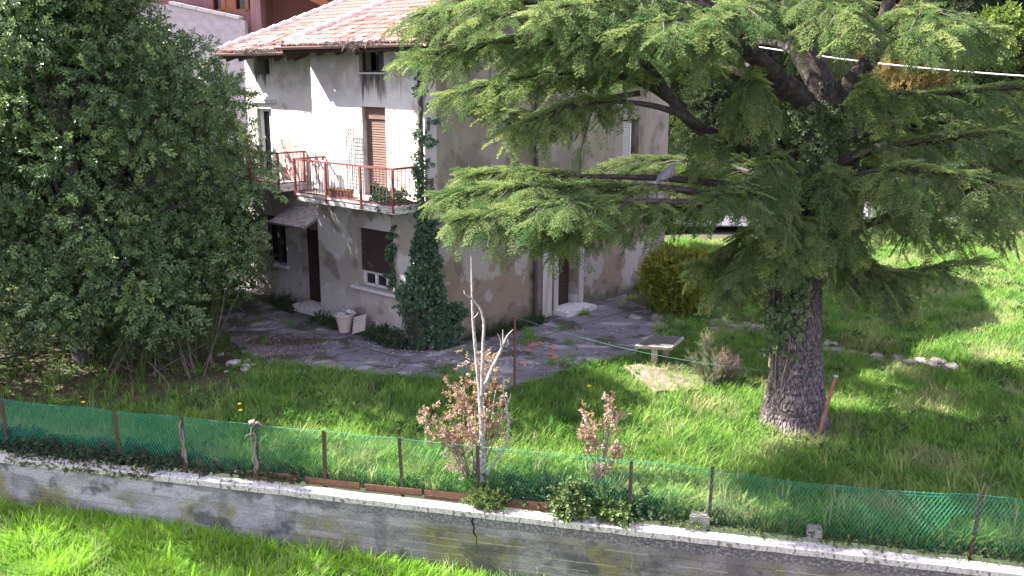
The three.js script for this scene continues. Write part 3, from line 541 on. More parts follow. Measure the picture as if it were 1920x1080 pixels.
// rusty brown edging boards behind the coping
reseed(31);
const boardMat = std(0xffffff, 0.95, { map: tex(256, 64, (u, v) => lerp3([0.22, 0.10, 0.05], [0.11, 0.07, 0.045], cl(0.5 + 1.6 * fbm(u * 14, v * 5, 2, 4))), true) });
[[-4.05, 'left end by the wrapped fence post'], [-3.0, 'left of the second bare post'], [-1.95, 'between two bare posts'], [-0.95, 'just left of the pruned sapling'], [0.35, 'just right of the pruned sapling'], [1.3, 'left of the post in the open grass']].forEach(([x, where]) => {
  const z = wallZ(x) - 0.31, g = thing('edging_board', 'rusty brown edging board behind the coping, ' + where, 'edging board', V(x, -0.74, z), -Math.atan(0.252), 'edging boards along the coping');
  part('board', bx(0.98, 0.14 + rr(-0.02, 0.02), 0.035, 0, 0.06, 0, 0, rr(-0.1, 0.1), rr(-0.02, 0.02)), boardMat, g);
});

// ---------------------------------------------------------------- wire fence along the wall
const postPix = [[8, 'far left edge of the picture', -9.23], [230, 'in the shaded stretch, second from the left', -6.95], [350, 'wrapped in a dead ivy stem, low', -5.68], [483, 'with a dead stem knotted at its top', -4.35], [609, 'at the left end of the sunlit grass', -3.13], [752, 'between the sunlit grass and the red leaved shrub', -1.8], [897, 'beside the trunk of the pruned sapling', -0.53], [1190, 'right of the ivy clump on the coping', 1.82], [1345, 'beside the grey block on the coping', 2.98], [1855, 'at the right, leaning a little', 6.55]];
{
  const f = thing('wire_fence', 'green plastic coated chain link fence on rusty posts above the concrete wall', 'fence');
  const pm = std(0xffffff, 0.85, { map: tex(64, 128, (u, v) => lerp3([0.10, 0.045, 0.035], [0.05, 0.03, 0.03], cl(0.5 + 1.6 * fbm(u * 4, v * 9, 2, 4))), true) });
  for (const [, , x] of postPix) { const y = -0.74, p = part('post', merge([bx(0.055, 1.06, 0.008, 0, 0.45, 0.022), bx(0.008, 1.06, 0.044, 0.0235, 0.45, -0.004)]), pm, f); p.position.set(x, y, fenceZ(x)); p.rotation.set(rr(-0.04, 0.02), rr(-0.3, 0.3), rr(-0.03, 0.03) + (x > 6 ? -0.06 : 0)); }
  const sag = (x) => -0.74 + 0.96 + 0.02 * noi(x * 1.1, 3, 2) - (x > 3 && x < 6.5 ? 0.13 * Math.sin((x - 3) / 3.5 * Math.PI) : 0);
  const pos = [], r = 0.0026, C = 0.055;
  const seg = (a, b) => { const r = mix(0.0031, 0.0014, ss(-6, -3.2, a.x)) + 0.0007 * ss(4.6, 5.3, a.x); // three sided wire
    const d = b.clone().sub(a).normalize(), u = V(0, 0, 1), v = d.clone().cross(u); const ring = [0, 1, 2].map((k) => u.clone().multiplyScalar(Math.cos(k * 2.094) * r).addScaledVector(v, Math.sin(k * 2.094) * r));
    for (let k = 0; k < 3; k++) { const p = ring[k], q = ring[(k + 1) % 3]; for (const [e, o] of [[a, p], [b, p], [a, q], [a, q], [b, p], [b, q]]) pos.push(e.x + o.x, e.y + o.y, e.z + o.z); }
  };
  const X0 = -12, X1 = 9.5, rows = 18;
  const pt = (i, j) => { const x = X0 + i * C / 2, hgt = sag(x) + 0.74, y = -0.70 + hgt * j / rows * 0.95, lean = x > 3.4 && x < 6.2 ? 0.12 * Math.sin((x - 3.4) / 2.8 * Math.PI) * j / rows : 0; return V(x, y + 0.012 * noi(x * 2, j * 0.3, 5), fenceZ(x) + 0.025 + 0.03 * noi(x * 0.9, j * 0.12, 1) + lean * -1); };
  const nx = Math.floor((X1 - X0) / C) * 2;
  for (let i = 0; i < nx; i++) for (let j = 0; j < rows; j++) { if ((i + j) % 2 === 0) seg(pt(i, j), pt(i + 1, j + 1)); else seg(pt(i, j + 1), pt(i + 1, j)); }
  const wm = std(rgb(0.02, 0.40, 0.25), 0.45);
  part('wire_mesh', triGeo(pos), wm, f, 'stuff');
  const line = (k, rad) => { const p = []; for (let i = 0; i <= nx; i += 8) { const q = pt(i, k); p.push(V(q.x, q.y + 0.01, q.z)); } return tube(p, [rad, rad], 5, 0, p.length); };
  part('tension_wire', merge([line(rows, 0.0045), line(rows - 1, 0.003), line(0, 0.004)]), std(rgb(0.015, 0.22, 0.15), 0.5), f);
  // curled wire ends on top
  const ends = []; pos.length = 0; for (let i = 0; i < nx; i += 2) { const a = pt(i, rows), b = a.clone().add(V(rr(-0.015, 0.015), rr(0.015, 0.04), rr(-0.01, 0.01))); seg(a, b); } part('wire_ends', triGeo(pos), wm, f, 'stuff');
}
for (const [x, label, h] of [[-5.68, 'dead grey ivy stem twisted round the third fence post from the left', 0.95], [-4.35, 'dead grey stem knotted round the fourth fence post from the left', 1.02]]) {
  const g = thing('dead_stem', label, 'dead stem', V(x, -0.74, fenceZ(x) + 0.03)); reseed(Math.round(x * -100));
  const L = []; for (let k = 0; k < 3; k++) { const p = []; for (let i = 0; i <= 7; i++) p.push(V(0.035 * Math.sin(i * 0.9 + k * 2.4) + rr(-0.025, 0.025), i / 7 * h * [1, 0.82, 0.66][k], 0.035 + 0.02 * Math.cos(i * 0.9 + k * 2) + rr(-0.012, 0.012))); L.push(tube(p, [0.028, 0.018, 0.01], 7, 0.6)); }
  L.push(tube([V(0, 0.06, 0.05), V(-0.16, 0.0, 0.1), V(-0.3, -0.02, 0.12)], [0.02, 0.01], 5), tube([V(0.02, 0.05, 0.05), V(0.2, 0.03, 0.08), V(0.32, 0.04, 0.06)], [0.02, 0.01], 5));
  if (h > 1) L.push(tube([V(0, h - 0.05, 0.03), V(0.08, h - 0.0, 0.06), V(0.16, h - 0.06, 0.05)], [0.035, 0.015], 6, 0.4), tube([V(0, h - 0.2, 0.03), V(-0.1, h - 0.22, 0.06), V(-0.17, h - 0.28, 0.05)], [0.02, 0.008], 5), tube([V(-0.06, h - 0.02, 0.04), V(0.04, h + 0.02, 0.03)], [0.045, 0.04], 6, 0.4));
  part('stem', L, std(rgb(0.22, 0.18, 0.16), 0.95), g);
}

// ---------------------------------------------------------------- grass
function tuftGeo(n, h, r, w, bend, s, heads = 0) {
  reseed(s); const out = [];
  for (let i = 0; i < n; i++) {
    const a = rr(0, 6.283), q = Math.sqrt(R()) * r, b = V(Math.cos(a) * q, -0.03, Math.sin(a) * q), d = rr(0, 6.283), H = h * rr(0.5, 1.1), k = bend * rr(0.3, 1.3) * H;
    const dx = Math.cos(d), dz = Math.sin(d), sx = -dz, sz = dx, W = w * rr(0.7, 1.3);
    const p = [0, 0.5, 0.85, 1].map((t) => V(b.x + dx * k * t * t, b.y + (H + 0.03) * t * (1 - 0.18 * t * bend), b.z + dz * k * t * t)), ww = [W * 0.8, W, W * 0.6, 0];
    for (let j = 0; j < 3; j++) {
      const l0 = [p[j].x + sx * ww[j] / 2, p[j].y, p[j].z + sz * ww[j] / 2], r0 = [p[j].x - sx * ww[j] / 2, p[j].y, p[j].z - sz * ww[j] / 2], l1 = [p[j + 1].x + sx * ww[j + 1] / 2, p[j + 1].y, p[j + 1].z + sz * ww[j + 1] / 2], r1 = [p[j + 1].x - sx * ww[j + 1] / 2, p[j + 1].y, p[j + 1].z - sz * ww[j + 1] / 2];
      out.push(...l0, ...r0, ...l1); if (j < 2) out.push(...r0, ...r1, ...l1);
    }
  }
  return triGeo(out);
}
const grassMat = leafMat(0xffffff, 0.4);
const shortG = [1, 2, 3].map((s) => tuftGeo(13, 0.15, 0.11, 0.009, 0.7, s)), midG = [4, 5, 6].map((s) => tuftGeo(13, 0.27, 0.11, 0.010, 0.75, s)), tallG = [7, 8, 9].map((s) => tuftGeo(12, 0.42, 0.10, 0.011, 0.8, s));
const headG = [11, 12].map((s) => { reseed(s); const out = []; for (let i = 0; i < 3; i++) { const b = V(rr(-0.08, 0.08), 0, rr(-0.08, 0.08)), t = V(b.x + rr(-0.1, 0.1), rr(0.4, 0.58), b.z + rr(-0.1, 0.1)), d = t.clone().sub(b).normalize(); leaf(out, b, d, V(0, 0, 1), t.distanceTo(b), 0.006, 0); for (let k = 0; k < 7; k++) leaf(out, t.clone().addScaledVector(d, -k * 0.014), d.clone().addScaledVector(rndDir(), 0.6).normalize(), rndDir(), 0.03, 0.008); } return triGeo(out); });
const pixOf = (x, y, z) => { y -= EYE.y; const f = -z, c = f * Math.cos(PITCH) - y * Math.sin(PITCH); return [960 + FOCAL * x / c, 540 - FOCAL * (y * Math.cos(PITCH) + f * Math.sin(PITCH)) / c]; };
{
  reseed(100);
  const S = new Scatter(), M = new Scatter(), T = new Scatter(), H = new Scatter();
  const yaw = () => new THREE.Quaternion().setFromAxisAngle(UP, rr(0, 6.283));
  const put = (sc, x, z, s, c, f = ground) => sc.add(V(x, f(x, z), z), yaw(), V(s, s * rr(0.75, 1.2), s), c);
  for (let n = 0; n < 150000; n++) {
    const z = mix(-12, -37, Math.pow(R(), 1.5)), x = rr(-11, 24);
    if (z > wallZ(x) - 0.42 || x < -0.56 * -z * 1.02 - 1 && false) continue;
    const [px, py] = pixOf(x, ground(x, z), z);
    if (px < -60 || px > 1990 || py < 420) continue;
    if (onPave(x, z) && !(noi(x * 1.2, z * 1.2, 9) > 0.42)) continue;
    const hv = V(x, 0, z).sub(HC), lx = hv.dot(hx), lz = hv.dot(hz); if (lz > -0.1 && lx > -0.05 && lx < 12 && lz < 9.4) continue;
    const d = wallZ(x) - z, under = ss(-4.4, -6.2, x) * ss(-17.2, -18.4, z);     // leaf litter below the evergreen
    if (R() < under * 0.93) continue;
    if (z < -32.2 && x > 2) continue;
    let dry; const big = noi(x * 0.5, z * 0.5, 4), fresh = cl(0.5 + noi(x * 1.6, z * 1.6, 24)); dry = ss(0.0, 0.38, noi(x * 0.8, z * 0.8, 14) + 0.3 * noi(x * 2.6, z * 2.6, 15) + (x > 9 ? 0.12 : 0)); dry *= 0.75;
    if (x < 2.6 && d > 1.2) dry *= 0.25; const col = rgb(0.09, 0.225, 0.026).lerp(rgb(0.21, 0.38, 0.055), fresh * rr(0.6, 1.2)).lerp(rgb(0.44, 0.40, 0.21), cl(dry * rr(0.2, 0.9) + (R() < 0.07 ? 0.5 : 0))).multiplyScalar(rr(0.75, 1.25));
    const tall = (d < 3.6 ? ss(4.2, 1.2, d) : 0) * ss(-6, -3.5, x) * (x < 3 ? 1 : 0.75), e = ((x - 4) - (z + 23.8)) * 0.7071;
    const k = tall + 0.35 * big + rr(-0.25, 0.25);
    if (x < 2.6 && d > 1.5 && d < 5) { put(R() < 0.6 ? M : S, x, z, rr(0.7, 1.15), col); continue; }
    if (k > 0.55) put(T, x, z, rr(0.65, 1.05), col); else if (k > 0.15 || (e < 0 && R() < 0.35)) put(M, x, z, rr(0.7, 1.1), col); else put(S, x, z, rr(0.7, 1.3), col);
    if (k > 0.4 && R() < 0.014) put(H, x, z, rr(0.7, 1.05), rgb(0.42, 0.42, 0.22));
  }
  S.build('short_grass', shortG, grassMat, scene); 
  const nm = { short_grass: 'short lawn grass of the garden', mid_grass: 'knee high grass of the garden', tall_grass: 'tall grass behind the wire fence', grass_heads: 'pale seed heads standing over the tall grass' };
  M.build('mid_grass', midG, grassMat, scene); T.build('tall_grass', tallG, grassMat, scene); H.build('grass_heads', headG, grassMat, scene);
  const F = new Scatter(), F2 = new Scatter();
  for (let n = 0; n < 30000; n++) {
    const x = rr(-9.5, 5), z = wallZ(x) + 0.06 + Math.pow(R(), 0.9) * 4.6; const y = lower(x, z), [px, py] = pixOf(x, y + 0.3, z);
    if (px < -40 || px > 1960 || py > 1180 || py < 900) continue;
    const fresh = cl(0.5 + 1.2 * noi(x * 1.3, z * 1.3, 44)); const s = rr(0.75, 1.25) * mix(0.8, 1.2, fresh) * ss(3.4, 0.6, x) + 0.1;
    put(F, x, z, s, rgb(0.12, 0.31, 0.016).lerp(rgb(0.26, 0.48, 0.03), fresh).multiplyScalar(rr(0.8, 1.2)), lower);
    if (R() < 0.03) put(F2, x, z, rr(0.8, 1.1), rgb(0.38, 0.42, 0.2), lower);
  }
  F.build('lush_grass', tallG, grassMat, scene); F2.build('grass_heads', headG, grassMat, scene);
  nm.lush_grass = 'lush bright green grass below the concrete wall';
  for (const o of scene.children) { const b = o.name.replace(/_\d{3}$/, ''); if (nm[b]) tag(o, nm[b], 'grass', null, 'stuff'); }
}
{ // broad leaved weeds and clover scattered through the grass
  reseed(330); const W = new Scatter(), g = [301, 302].map((k) => { reseed(k); const o = []; for (let i = 0; i < 9; i++) { const a = rr(0, 6.283), d = V(Math.cos(a), rr(0.3, 1.1), Math.sin(a)).normalize(), n = V(-d.x, 1.5, -d.z); n.addScaledVector(d, -n.dot(d)).normalize(); leaf(o, V(rr(-0.05, 0.05), rr(0, 0.05), rr(-0.05, 0.05)), d, n, rr(0.07, 0.14), rr(0.03, 0.05)); } return triGeo(o); });
  for (let n = 0; n < 5200; n++) {
    const z = mix(-12.4, -30, Math.pow(R(), 1.4)), x = rr(-7, 16); if (z > wallZ(x) - 0.45 || onPave(x, z) || noi(x * 0.9, z * 0.9, 61) < 0.02) continue;
    const hv = V(x, 0, z).sub(HC); if (hv.dot(hz) > -0.1 && hv.dot(hx) > -0.05 && hv.dot(hz) < 9.4) continue;
    W.add(V(x, ground(x, z) + 0.04, z), new THREE.Quaternion().setFromAxisAngle(UP, rr(0, 6.283)), rr(0.8, 1.6), rgb(0.07, 0.15, 0.03).lerp(rgb(0.22, 0.3, 0.1), R() * R()));
  }
  W.build('broadleaf_weeds', g, leafMat(0xffffff, 0.3), scene);
  for (const o of scene.children) if (/^broadleaf_weeds/.test(o.name)) tag(o, 'small broad leaved weeds scattered through the lawn grass', 'weeds', null, 'stuff');
}
// leaf litter below the evergreen and along the wall
{
  reseed(300); const L = new Scatter(), out = []; leaf(out, V(-0.5, 0, 0), V(1, 0, 0), UP, 1, 0.6, 0.2); const g = triGeo(out);
  for (let n = 0; n < 9000; n++) {
    const w = R() < 0.3, x = w ? rr(-10, 7) : rr(-11, -3.6), z = w ? fenceZ(x) - rr(-0.02, 0.4) : rr(-22, -16.6); if (!w && R() < ss(-5, -3.6, x)) continue;
    const y = onPave(x, z) ? paveY : (w ? Math.max(ground(x, z), -0.74) : ground(x, z));
    L.add(V(x, y + 0.012, z), basis(V(rr(-1, 1), rr(-0.25, 0.25), rr(-1, 1)), rndDir().add(V(0, 1.4, 0))), rr(0.03, 0.075), rgb(0.16, 0.085, 0.05).lerp(rgb(0.34, 0.25, 0.19), R() * R()).multiplyScalar(rr(0.5, 1.2)));
  }
  L.build('leaf_litter', [g], leafMat(0xffffff, 0.1), scene); tag(L.last, 'brown fallen leaves under the evergreen and along the fence foot', 'leaf litter', null, 'stuff');
}

// ---------------------------------------------------------------- leafy crowns
const twigA = [1, 2, 3].map((s) => twigGeo(15, 0.26, 0.10, 0.046, 0.95, 40 + s));
const twigSmall = [1, 2, 3].map((s) => twigGeo(16, 0.18, 0.05, 0.028, 1.0, 50 + s));
const twigIvy = [1, 2, 3].map((s) => twigGeo(10, 0.16, 0.075, 0.07, 1.1, 60 + s));
function lobesCrown(sc, lobes, perArea, col, size, droop = 0.1) {
  for (const [c, r] of lobes) {
    const n = Math.round(perArea * r.x * r.z * 4);
    for (let i = 0; i < n; i++) {
      const d = rndDir(), q = Math.pow(R(), 0.28), bump = 1 + 0.22 * noi(d.x * 2.3 + c.x, d.y * 2.3 + c.y, d.z * 2.3 + c.z);
      const p = V(c.x + d.x * r.x * q * bump, c.y + d.y * r.y * q * bump, c.z + d.z * r.z * q * bump);
      const dir = d.clone().addScaledVector(rndDir(), 0.75).add(V(0, -droop, 0)).normalize();
      sc.add(p, basis(dir, V(0, 1, 0).addScaledVector(d, 0.6).addScaledVector(rndDir(), 0.35), rr(-0.6, 0.6)), size * rr(0.6, 1.35), col(p, d, q));
    }
  }
}
const barkTex = (a, b, sx, sy) => tex(256, 512, (u, v) => { const n = fbm(u * sx, v * sy, 3, 5), c = 1 - Math.abs(noi(u * sx * 1.3, v * sy * 0.8, 7)) * 2.2; return lerp3(a, b, cl(0.45 + 1.1 * n - 0.5 * ss(0.55, 1, c))); }, true);
const barkMat = std(0xffffff, 0.95, { map: barkTex([0.045, 0.038, 0.04], [0.15, 0.13, 0.13], 10, 14), bumpMap: tex(256, 256, (u, v) => { const k = cl(0.5 + 0.7 * fbm(u * 10, v * 14, 3, 4)); return [k, k, k]; }), bumpScale: 0.05 });
// big evergreen on the left
function evergreen(label, base, trunkPts, lobes, per, colA, colB, group) {
  const t = thing('evergreen_tree', label, 'tree', base, 0, group), o = base;
  const sub = (p) => p.clone().sub(o);
  part('trunk', tube(trunkPts.map(sub), [0.24, 0.19, 0.16, 0.1, 0.05], 9, 0.15), barkMat, t);
  const br = []; for (const [c] of lobes) { const k = trunkPts[Math.min(trunkPts.length - 1, 1 + Math.floor(cl((c.y - 1.5) / 6) * (trunkPts.length - 2)))]; br.push(tube([sub(k), sub(k.clone().lerp(c, 0.5).add(V(0, -0.2, 0))), sub(c)], [0.07, 0.045, 0.012], 5)); }
  part('branches', br, barkMat, t);
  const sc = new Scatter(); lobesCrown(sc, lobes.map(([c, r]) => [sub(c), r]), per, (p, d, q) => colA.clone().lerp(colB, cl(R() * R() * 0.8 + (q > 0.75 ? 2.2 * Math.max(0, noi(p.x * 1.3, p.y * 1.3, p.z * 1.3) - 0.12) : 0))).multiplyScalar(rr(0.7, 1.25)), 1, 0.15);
  sc.build('crown', twigA, leafMat(0xffffff, 0.25, 1, 0.27), t); return t;
}
{
  reseed(400);
  const lobes = [], add = (px, py, z, r, ry = r * 0.85) => lobes.push([at(px, py, z), V(r * 0.88, ry * 0.88, r * 0.88)]);
  const spots = [[20, 60], [150, 30], [215, 45], [60, 190], [200, 150], [310, 140], [385, 150], [30, 320], [150, 300], [280, 260], [390, 240], [440, 200], [60, 440], [180, 420], [300, 380], [400, 350], [460, 320], [30, 550], [140, 540], [250, 500], [350, 470], [430, 440], [345, 125], [385, 115], [425, 165], [60, -60], [170, -70], [110, 590], [200, 600], [300, 590]];
  for (const [px, py] of spots) { const edge = px > 290 && py < 200 ? (px > 350 ? 0.42 : 0.7) : px > 380 ? 0.62 : 0.95; add(px + rr(-20, 20), py + rr(-20, 20), -18.6 - rr(0, 1.6) - (px > 380 ? 0.9 : 0), edge * rr(0.85, 1.15)); }
  for (const [y, z] of [[6.3, -22.3], [6.0, -23.3], [5.4, -24.1], [4.3, -25], [3.6, -25.8]]) for (let q = y; q > 0.6; q -= 1.15) for (const x of [-7.9, -8.9, -10.4, -12]) if (x < -8 || z < -23.8) lobes.push([V(x + rr(-0.3, 0.3), q + (x < -9 ? 0.5 : 0), z), V(1.1, 0.95, 0.9)]);
  for (let i = 0; i < 7; i++) lobes.push([V(rr(-10.4, -8), rr(6.9, 8.4), rr(-21.4, -19.4)), V(1.05, 0.8, 1)]);
  for (let i = 0; i < 20; i++) { const p = at(rr(-160, 230), rr(-200, 420), -20.6 - rr(0, 1.8)); lobes.push([p, V(1.2, 1, 1.2)]); }
  const b = onGround(160, 676); evergreen('big dark glossy evergreen filling the left of the picture before the house', b, [b.clone(), b.clone().add(V(-0.15, 1.2, 0.05)), b.clone().add(V(0.15, 2.9, 0.1)), b.clone().add(V(0.2, 5, 0.2)), b.clone().add(V(0.1, 7.6, 0.3))], lobes, 66, rgb(0.065, 0.125, 0.045), rgb(0.22, 0.31, 0.10));
  // its neighbour beyond the left edge of the picture, whose shade falls on the fence
  const c = V(-13.3, -0.2, -18.2), l2 = []; for (let i = 0; i < 26; i++) l2.push([c.clone().add(V(rr(-1.9, 1.9), rr(1.4, 6.6), rr(-1.5, 1.7))), V(1.1, 0.95, 1.1)]);
  evergreen('second dark evergreen at the far left edge beside the bigger one', c, [c.clone(), c.clone().add(V(0.1, 1.5, 0)), c.clone().add(V(0, 3, 0.1)), c.clone().add(V(0.1, 5, 0)), c.clone().add(V(0, 7, 0))], l2, 42, rgb(0.03, 0.065, 0.022), rgb(0.075, 0.12, 0.03));
}
{
  reseed(410); const b = V(-11.6, -0.1, -20.3), t = thing('low_shrub', 'low dark shrub under the evergreens at the left edge', 'shrub', b), sc = new Scatter(), lobes = [];
  for (let i = 0; i < 26; i++) lobes.push([V(rr(-1.6, 2.1), rr(0.3, 1.6), rr(-2.2, 1.4)), V(0.6, 0.5, 0.6)]);
  lobesCrown(sc, lobes, 90, () => rgb(0.03, 0.06, 0.022).lerp(rgb(0.08, 0.12, 0.03), R() * R()), 0.9, 0.1);
  part('stems', [0, 1, 2, 3, 4, 5].map((i) => tube([V(0, 0, 0), V((i - 2.5) * 0.3, 0.7, (i % 3 - 1) * 0.6)], [0.04, 0.015], 5)), barkMat, t); sc.build('foliage', twigSmall, leafMat(0xffffff, 0.25, 0.4), t);
}
// bare stemmed undergrowth in front of the courtyard
{
  reseed(420);
  const b = onGround(310, 690), t = thing('undergrowth_shrub', 'straggly thin stemmed shrub between the evergreen and the courtyard', 'shrub', b), st = [], sc = new Scatter();
  for (let i = 0; i < 34; i++) {
    const o = V(rr(-1.15, 1.1), 0, rr(-0.7, 0.6)), h = rr(0.9, 2.7), lean = V(rr(-0.5, 0.6), 1, rr(-0.4, 0.4)).normalize(), m = o.clone().addScaledVector(lean, h * 0.5).add(V(rr(-0.1, 0.1), 0, 0)), e = o.clone().addScaledVector(lean, h).add(V(rr(-0.3, 0.3), 0, 0));
    st.push(tube([o, m, e], [rr(0.012, 0.026), 0.012, 0.005], 5));
    for (let k = 0; k < 34; k++) { const q = rr(0.25, 1.05), p = o.clone().lerp(e, q).addScaledVector(rndDir(), 0.30 * q); sc.add(p, basis(rndDir().add(V(0, -0.2, 0)), V(0, 1, 0).addScaledVector(rndDir(), 0.4)), rr(0.6, 1.15), rgb(0.05, 0.10, 0.03).lerp(rgb(0.11, 0.17, 0.05), R() * R())); }
  }
  for (let k = 0; k < 8; k++) st.push(tube([V(rr(-1, 1.6), 0.02, rr(-0.2, 0.9)), V(rr(-1, 1.6), rr(0.3, 1), rr(-0.2, 0.9))], [0.018, 0.008], 4));
  part('stems', st, std(rgb(0.15, 0.12, 0.105), 0.95), t); sc.build('foliage', twigSmall, leafMat(0xffffff, 0.3, 0.2), t);
  // a second one nearer the house wall
  const b2 = onGround(455, 545), t2 = thing('undergrowth_shrub', 'sparse grey twiggy shrub in front of the set back house wall', 'shrub', b2), s2 = [], c2 = new Scatter();
  for (let i = 0; i < 22; i++) { const o = V(rr(-0.6, 0.6), 0, rr(-0.4, 0.4)), e = V(o.x * 1.6 + rr(-0.5, 0.3), rr(1.4, 3.6), o.z + rr(-0.3, 0.3)); s2.push(tube([o, o.clone().lerp(e, 0.5).add(V(rr(-0.2, 0.2), 0, 0)), e], [0.018, 0.010, 0.004], 4)); for (let k = 0; k < 15; k++) { const q = rr(0.3, 1), p = o.clone().lerp(e, q).addScaledVector(rndDir(), 0.34 * q); c2.add(p, basis(rndDir(), UP), rr(0.5, 0.95), rgb(0.05, 0.09, 0.035).lerp(rgb(0.12, 0.16, 0.07), R())); s2.push(tube([o.clone().lerp(e, q), p], [0.005, 0.003], 3)); } }
  part('stems', s2, std(rgb(0.15, 0.13, 0.12), 0.95), t2); c2.build('foliage', twigSmall, leafMat(0xffffff, 0.3, 0.2), t2);
}
// round yellowish bush by the side wall
{
  reseed(430); const b = onGround(1268, 586), t = thing('round_bush', 'dense round yellow green bush beside the house wall behind the stone table', 'bush', b), sc = new Scatter(), lobes = [];
  for (let i = 0; i < 26; i++) { const d = rndDir(); lobes.push([V(d.x * 0.62, 0.92 + d.y * 0.5, d.z * 0.62), V(0.36, 0.36, 0.36)]); }
  lobesCrown(sc, lobes, 330, (p, d, q) => rgb(0.13, 0.17, 0.02).lerp(rgb(0.36, 0.38, 0.04), R() * q).multiplyScalar(rr(0.7, 1.2)), 0.85, 0);
  part('stems', [0, 1, 2, 3, 4].map((i) => tube([V(0.05 * i - 0.1, 0, 0), V((i - 2) * 0.2, 0.9, (i % 2) * 0.3 - 0.15)], [0.035, 0.015], 5)), barkMat, t);
  sc.build('foliage', twigSmall, leafMat(0xffffff, 0.3, 0.2), t);
}
// grey heathery shrub by the table
{
  reseed(440); const b = onGround(1338, 722), t = thing('heather_shrub', 'half dry grey green shrub with an upright spike beside the stone table', 'shrub', b), g = new Scatter(), st = [];
  const needle = [1, 2].map((s) => twigGeo(24, 0.2, 0.045, 0.011, 0.8, 70 + s));
  for (let i = 0; i < 46; i++) {
    const a = rr(0, 6.283), o = V(Math.cos(a) * 0.1, 0, Math.sin(a) * 0.1), spike = i < 7, e = spike ? V(rr(-0.28, -0.12), rr(0.85, 1.12), rr(-0.05, 0.1)) : V(Math.cos(a) * rr(0.2, 0.58), rr(0.2, 0.72), Math.sin(a) * rr(0.2, 0.5)), dry = e.x > 0.12 && e.y > 0.3;
    st.push(tube([o, o.clone().lerp(e, 0.5).add(V(0, -0.04, 0)), e], [0.014, 0.009, 0.004], 4));
    for (let k = 0; k < 15; k++) { const q = rr(0.4, 1), p = o.clone().lerp(e, q); g.add(p.addScaledVector(rndDir(), 0.05), basis(e.clone().sub(o).normalize().addScaledVector(rndDir(), 0.8), UP), rr(0.6, 1), dry ? rgb(0.26, 0.20, 0.18).multiplyScalar(rr(0.6, 1.1)) : rgb(0.20, 0.225, 0.12).multiplyScalar(rr(0.6, 1.2))); }
  }
  part('stems', st, std(rgb(0.14, 0.11, 0.1), 1), t); g.build('foliage', needle, leafMat(0xffffff, 0.2), t);
}
// ivy on the house corner
{
  reseed(450); const b = hw(0.1, -0.1, -0.1), t = thing('wall_ivy', 'dark ivy climbing the house corner and spreading over the lower wall', 'ivy', b, 0), sc = new Scatter(), st = [];
  const add = (x, y, z, n, dk = 0) => { const p = hw(x, y, z).sub(b), nn = n.clone(); sc.add(p, basis(rndDir().add(V(0, -0.6, 0)).addScaledVector(nn, 0.5), nn, rr(-0.5, 0.5)), rr(0.7, 1.25), rgb(0.05, 0.11, 0.065).lerp(rgb(0.17, 0.24, 0.13), R() * R())); };
  const nf = hz.clone().negate(), nsd = hx.clone().negate();
  const lim = (T, y) => { for (let i = 1; i < T.length; i++) if (y <= T[i][0]) return mix(T[i - 1][1], T[i][1], (y - T[i - 1][0]) / (T[i][0] - T[i - 1][0])); return T[T.length - 1][1]; };
  const FT = [[-0.2, 0.3], [0.1, 0.4], [0.6, 0.6], [1.0, 1.05], [1.4, 0.62], [1.8, 0.34], [2.75, 0.16], [3, 0.15]], ST = [[-0.2, 0.8], [0.7, 0.8], [1.1, 0.45], [1.5, 0.08], [2.2, 0.05], [3, 0.04]];
  for (let i = 0; i < 2900; i++) {
    const y = 2.9 * Math.pow(R(), 1.15) - 0.05, front = R() < 0.6, k = R(), ns = noi(k * 4, y * 2.5, front ? 2 : 8), th = R() * 0.15 * ss(2.9, 0.8, y);
    if (ns < 0.0) continue;
    if (front) add(lim(FT, y) * k * (1 + 0.5 * noi(y * 2.5, 3, 3)), y, -0.04 - th, nf); else add(-0.04 - th, y, lim(ST, y) * k * (1 + 0.5 * noi(y * 2.2, 8, 3)), nsd);
  }
  for (let i = 0; i < 210; i++) { const y = rr(2.8, 6.0); if (R() < ss(3.0, 5.4, y) * 0.82) continue; if (R() < 0.7) add(rr(-0.02, 0.13), y, -0.12 - 0.04 * R(), nf); else add(-0.05, y, rr(0, 0.08), nsd); }
  for (let i = 0; i < 34; i++) { const y = rr(1.3, 2.6); add(1.18 + 0.12 * noi(y * 3, 1, 1) + rr(-0.03, 0.03), y, -0.04, nf); } // spray beside the window
  for (let i = 0; i < 130; i++) add(rr(0.2, 0.9), rr(3.15, 3.55) , rr(-0.8, -0.3) , nf); 
  for (let i = 0; i < 9; i++) { const x = rr(-0.02, 0.16); st.push(tube([hw(x + rr(0, 0.3), -0.1, -0.06).sub(b), hw(x, 1.6, -0.07).sub(b), hw(0.08, 3.4, -0.13).sub(b), hw(0.1 + rr(-0.05, 0.05), rr(4.5, 6.1), -0.13).sub(b)], [0.022, 0.014, 0.006], 4)); }
  for (let i = 0; i < 26; i++) { const x = rr(0.0, 0.6); st.push(tube([hw(x, rr(0.5, 1.0), -0.3).sub(b), hw(x + rr(-0.1, 0.1), -0.1, -0.36).sub(b)], [0.006, 0.004], 3)); }
  part('stems', st, std(rgb(0.10, 0.085, 0.075), 1), t); sc.build('foliage', twigIvy, leafMat(0xffffff, 0.2, 0.35, 0.3), t);
}
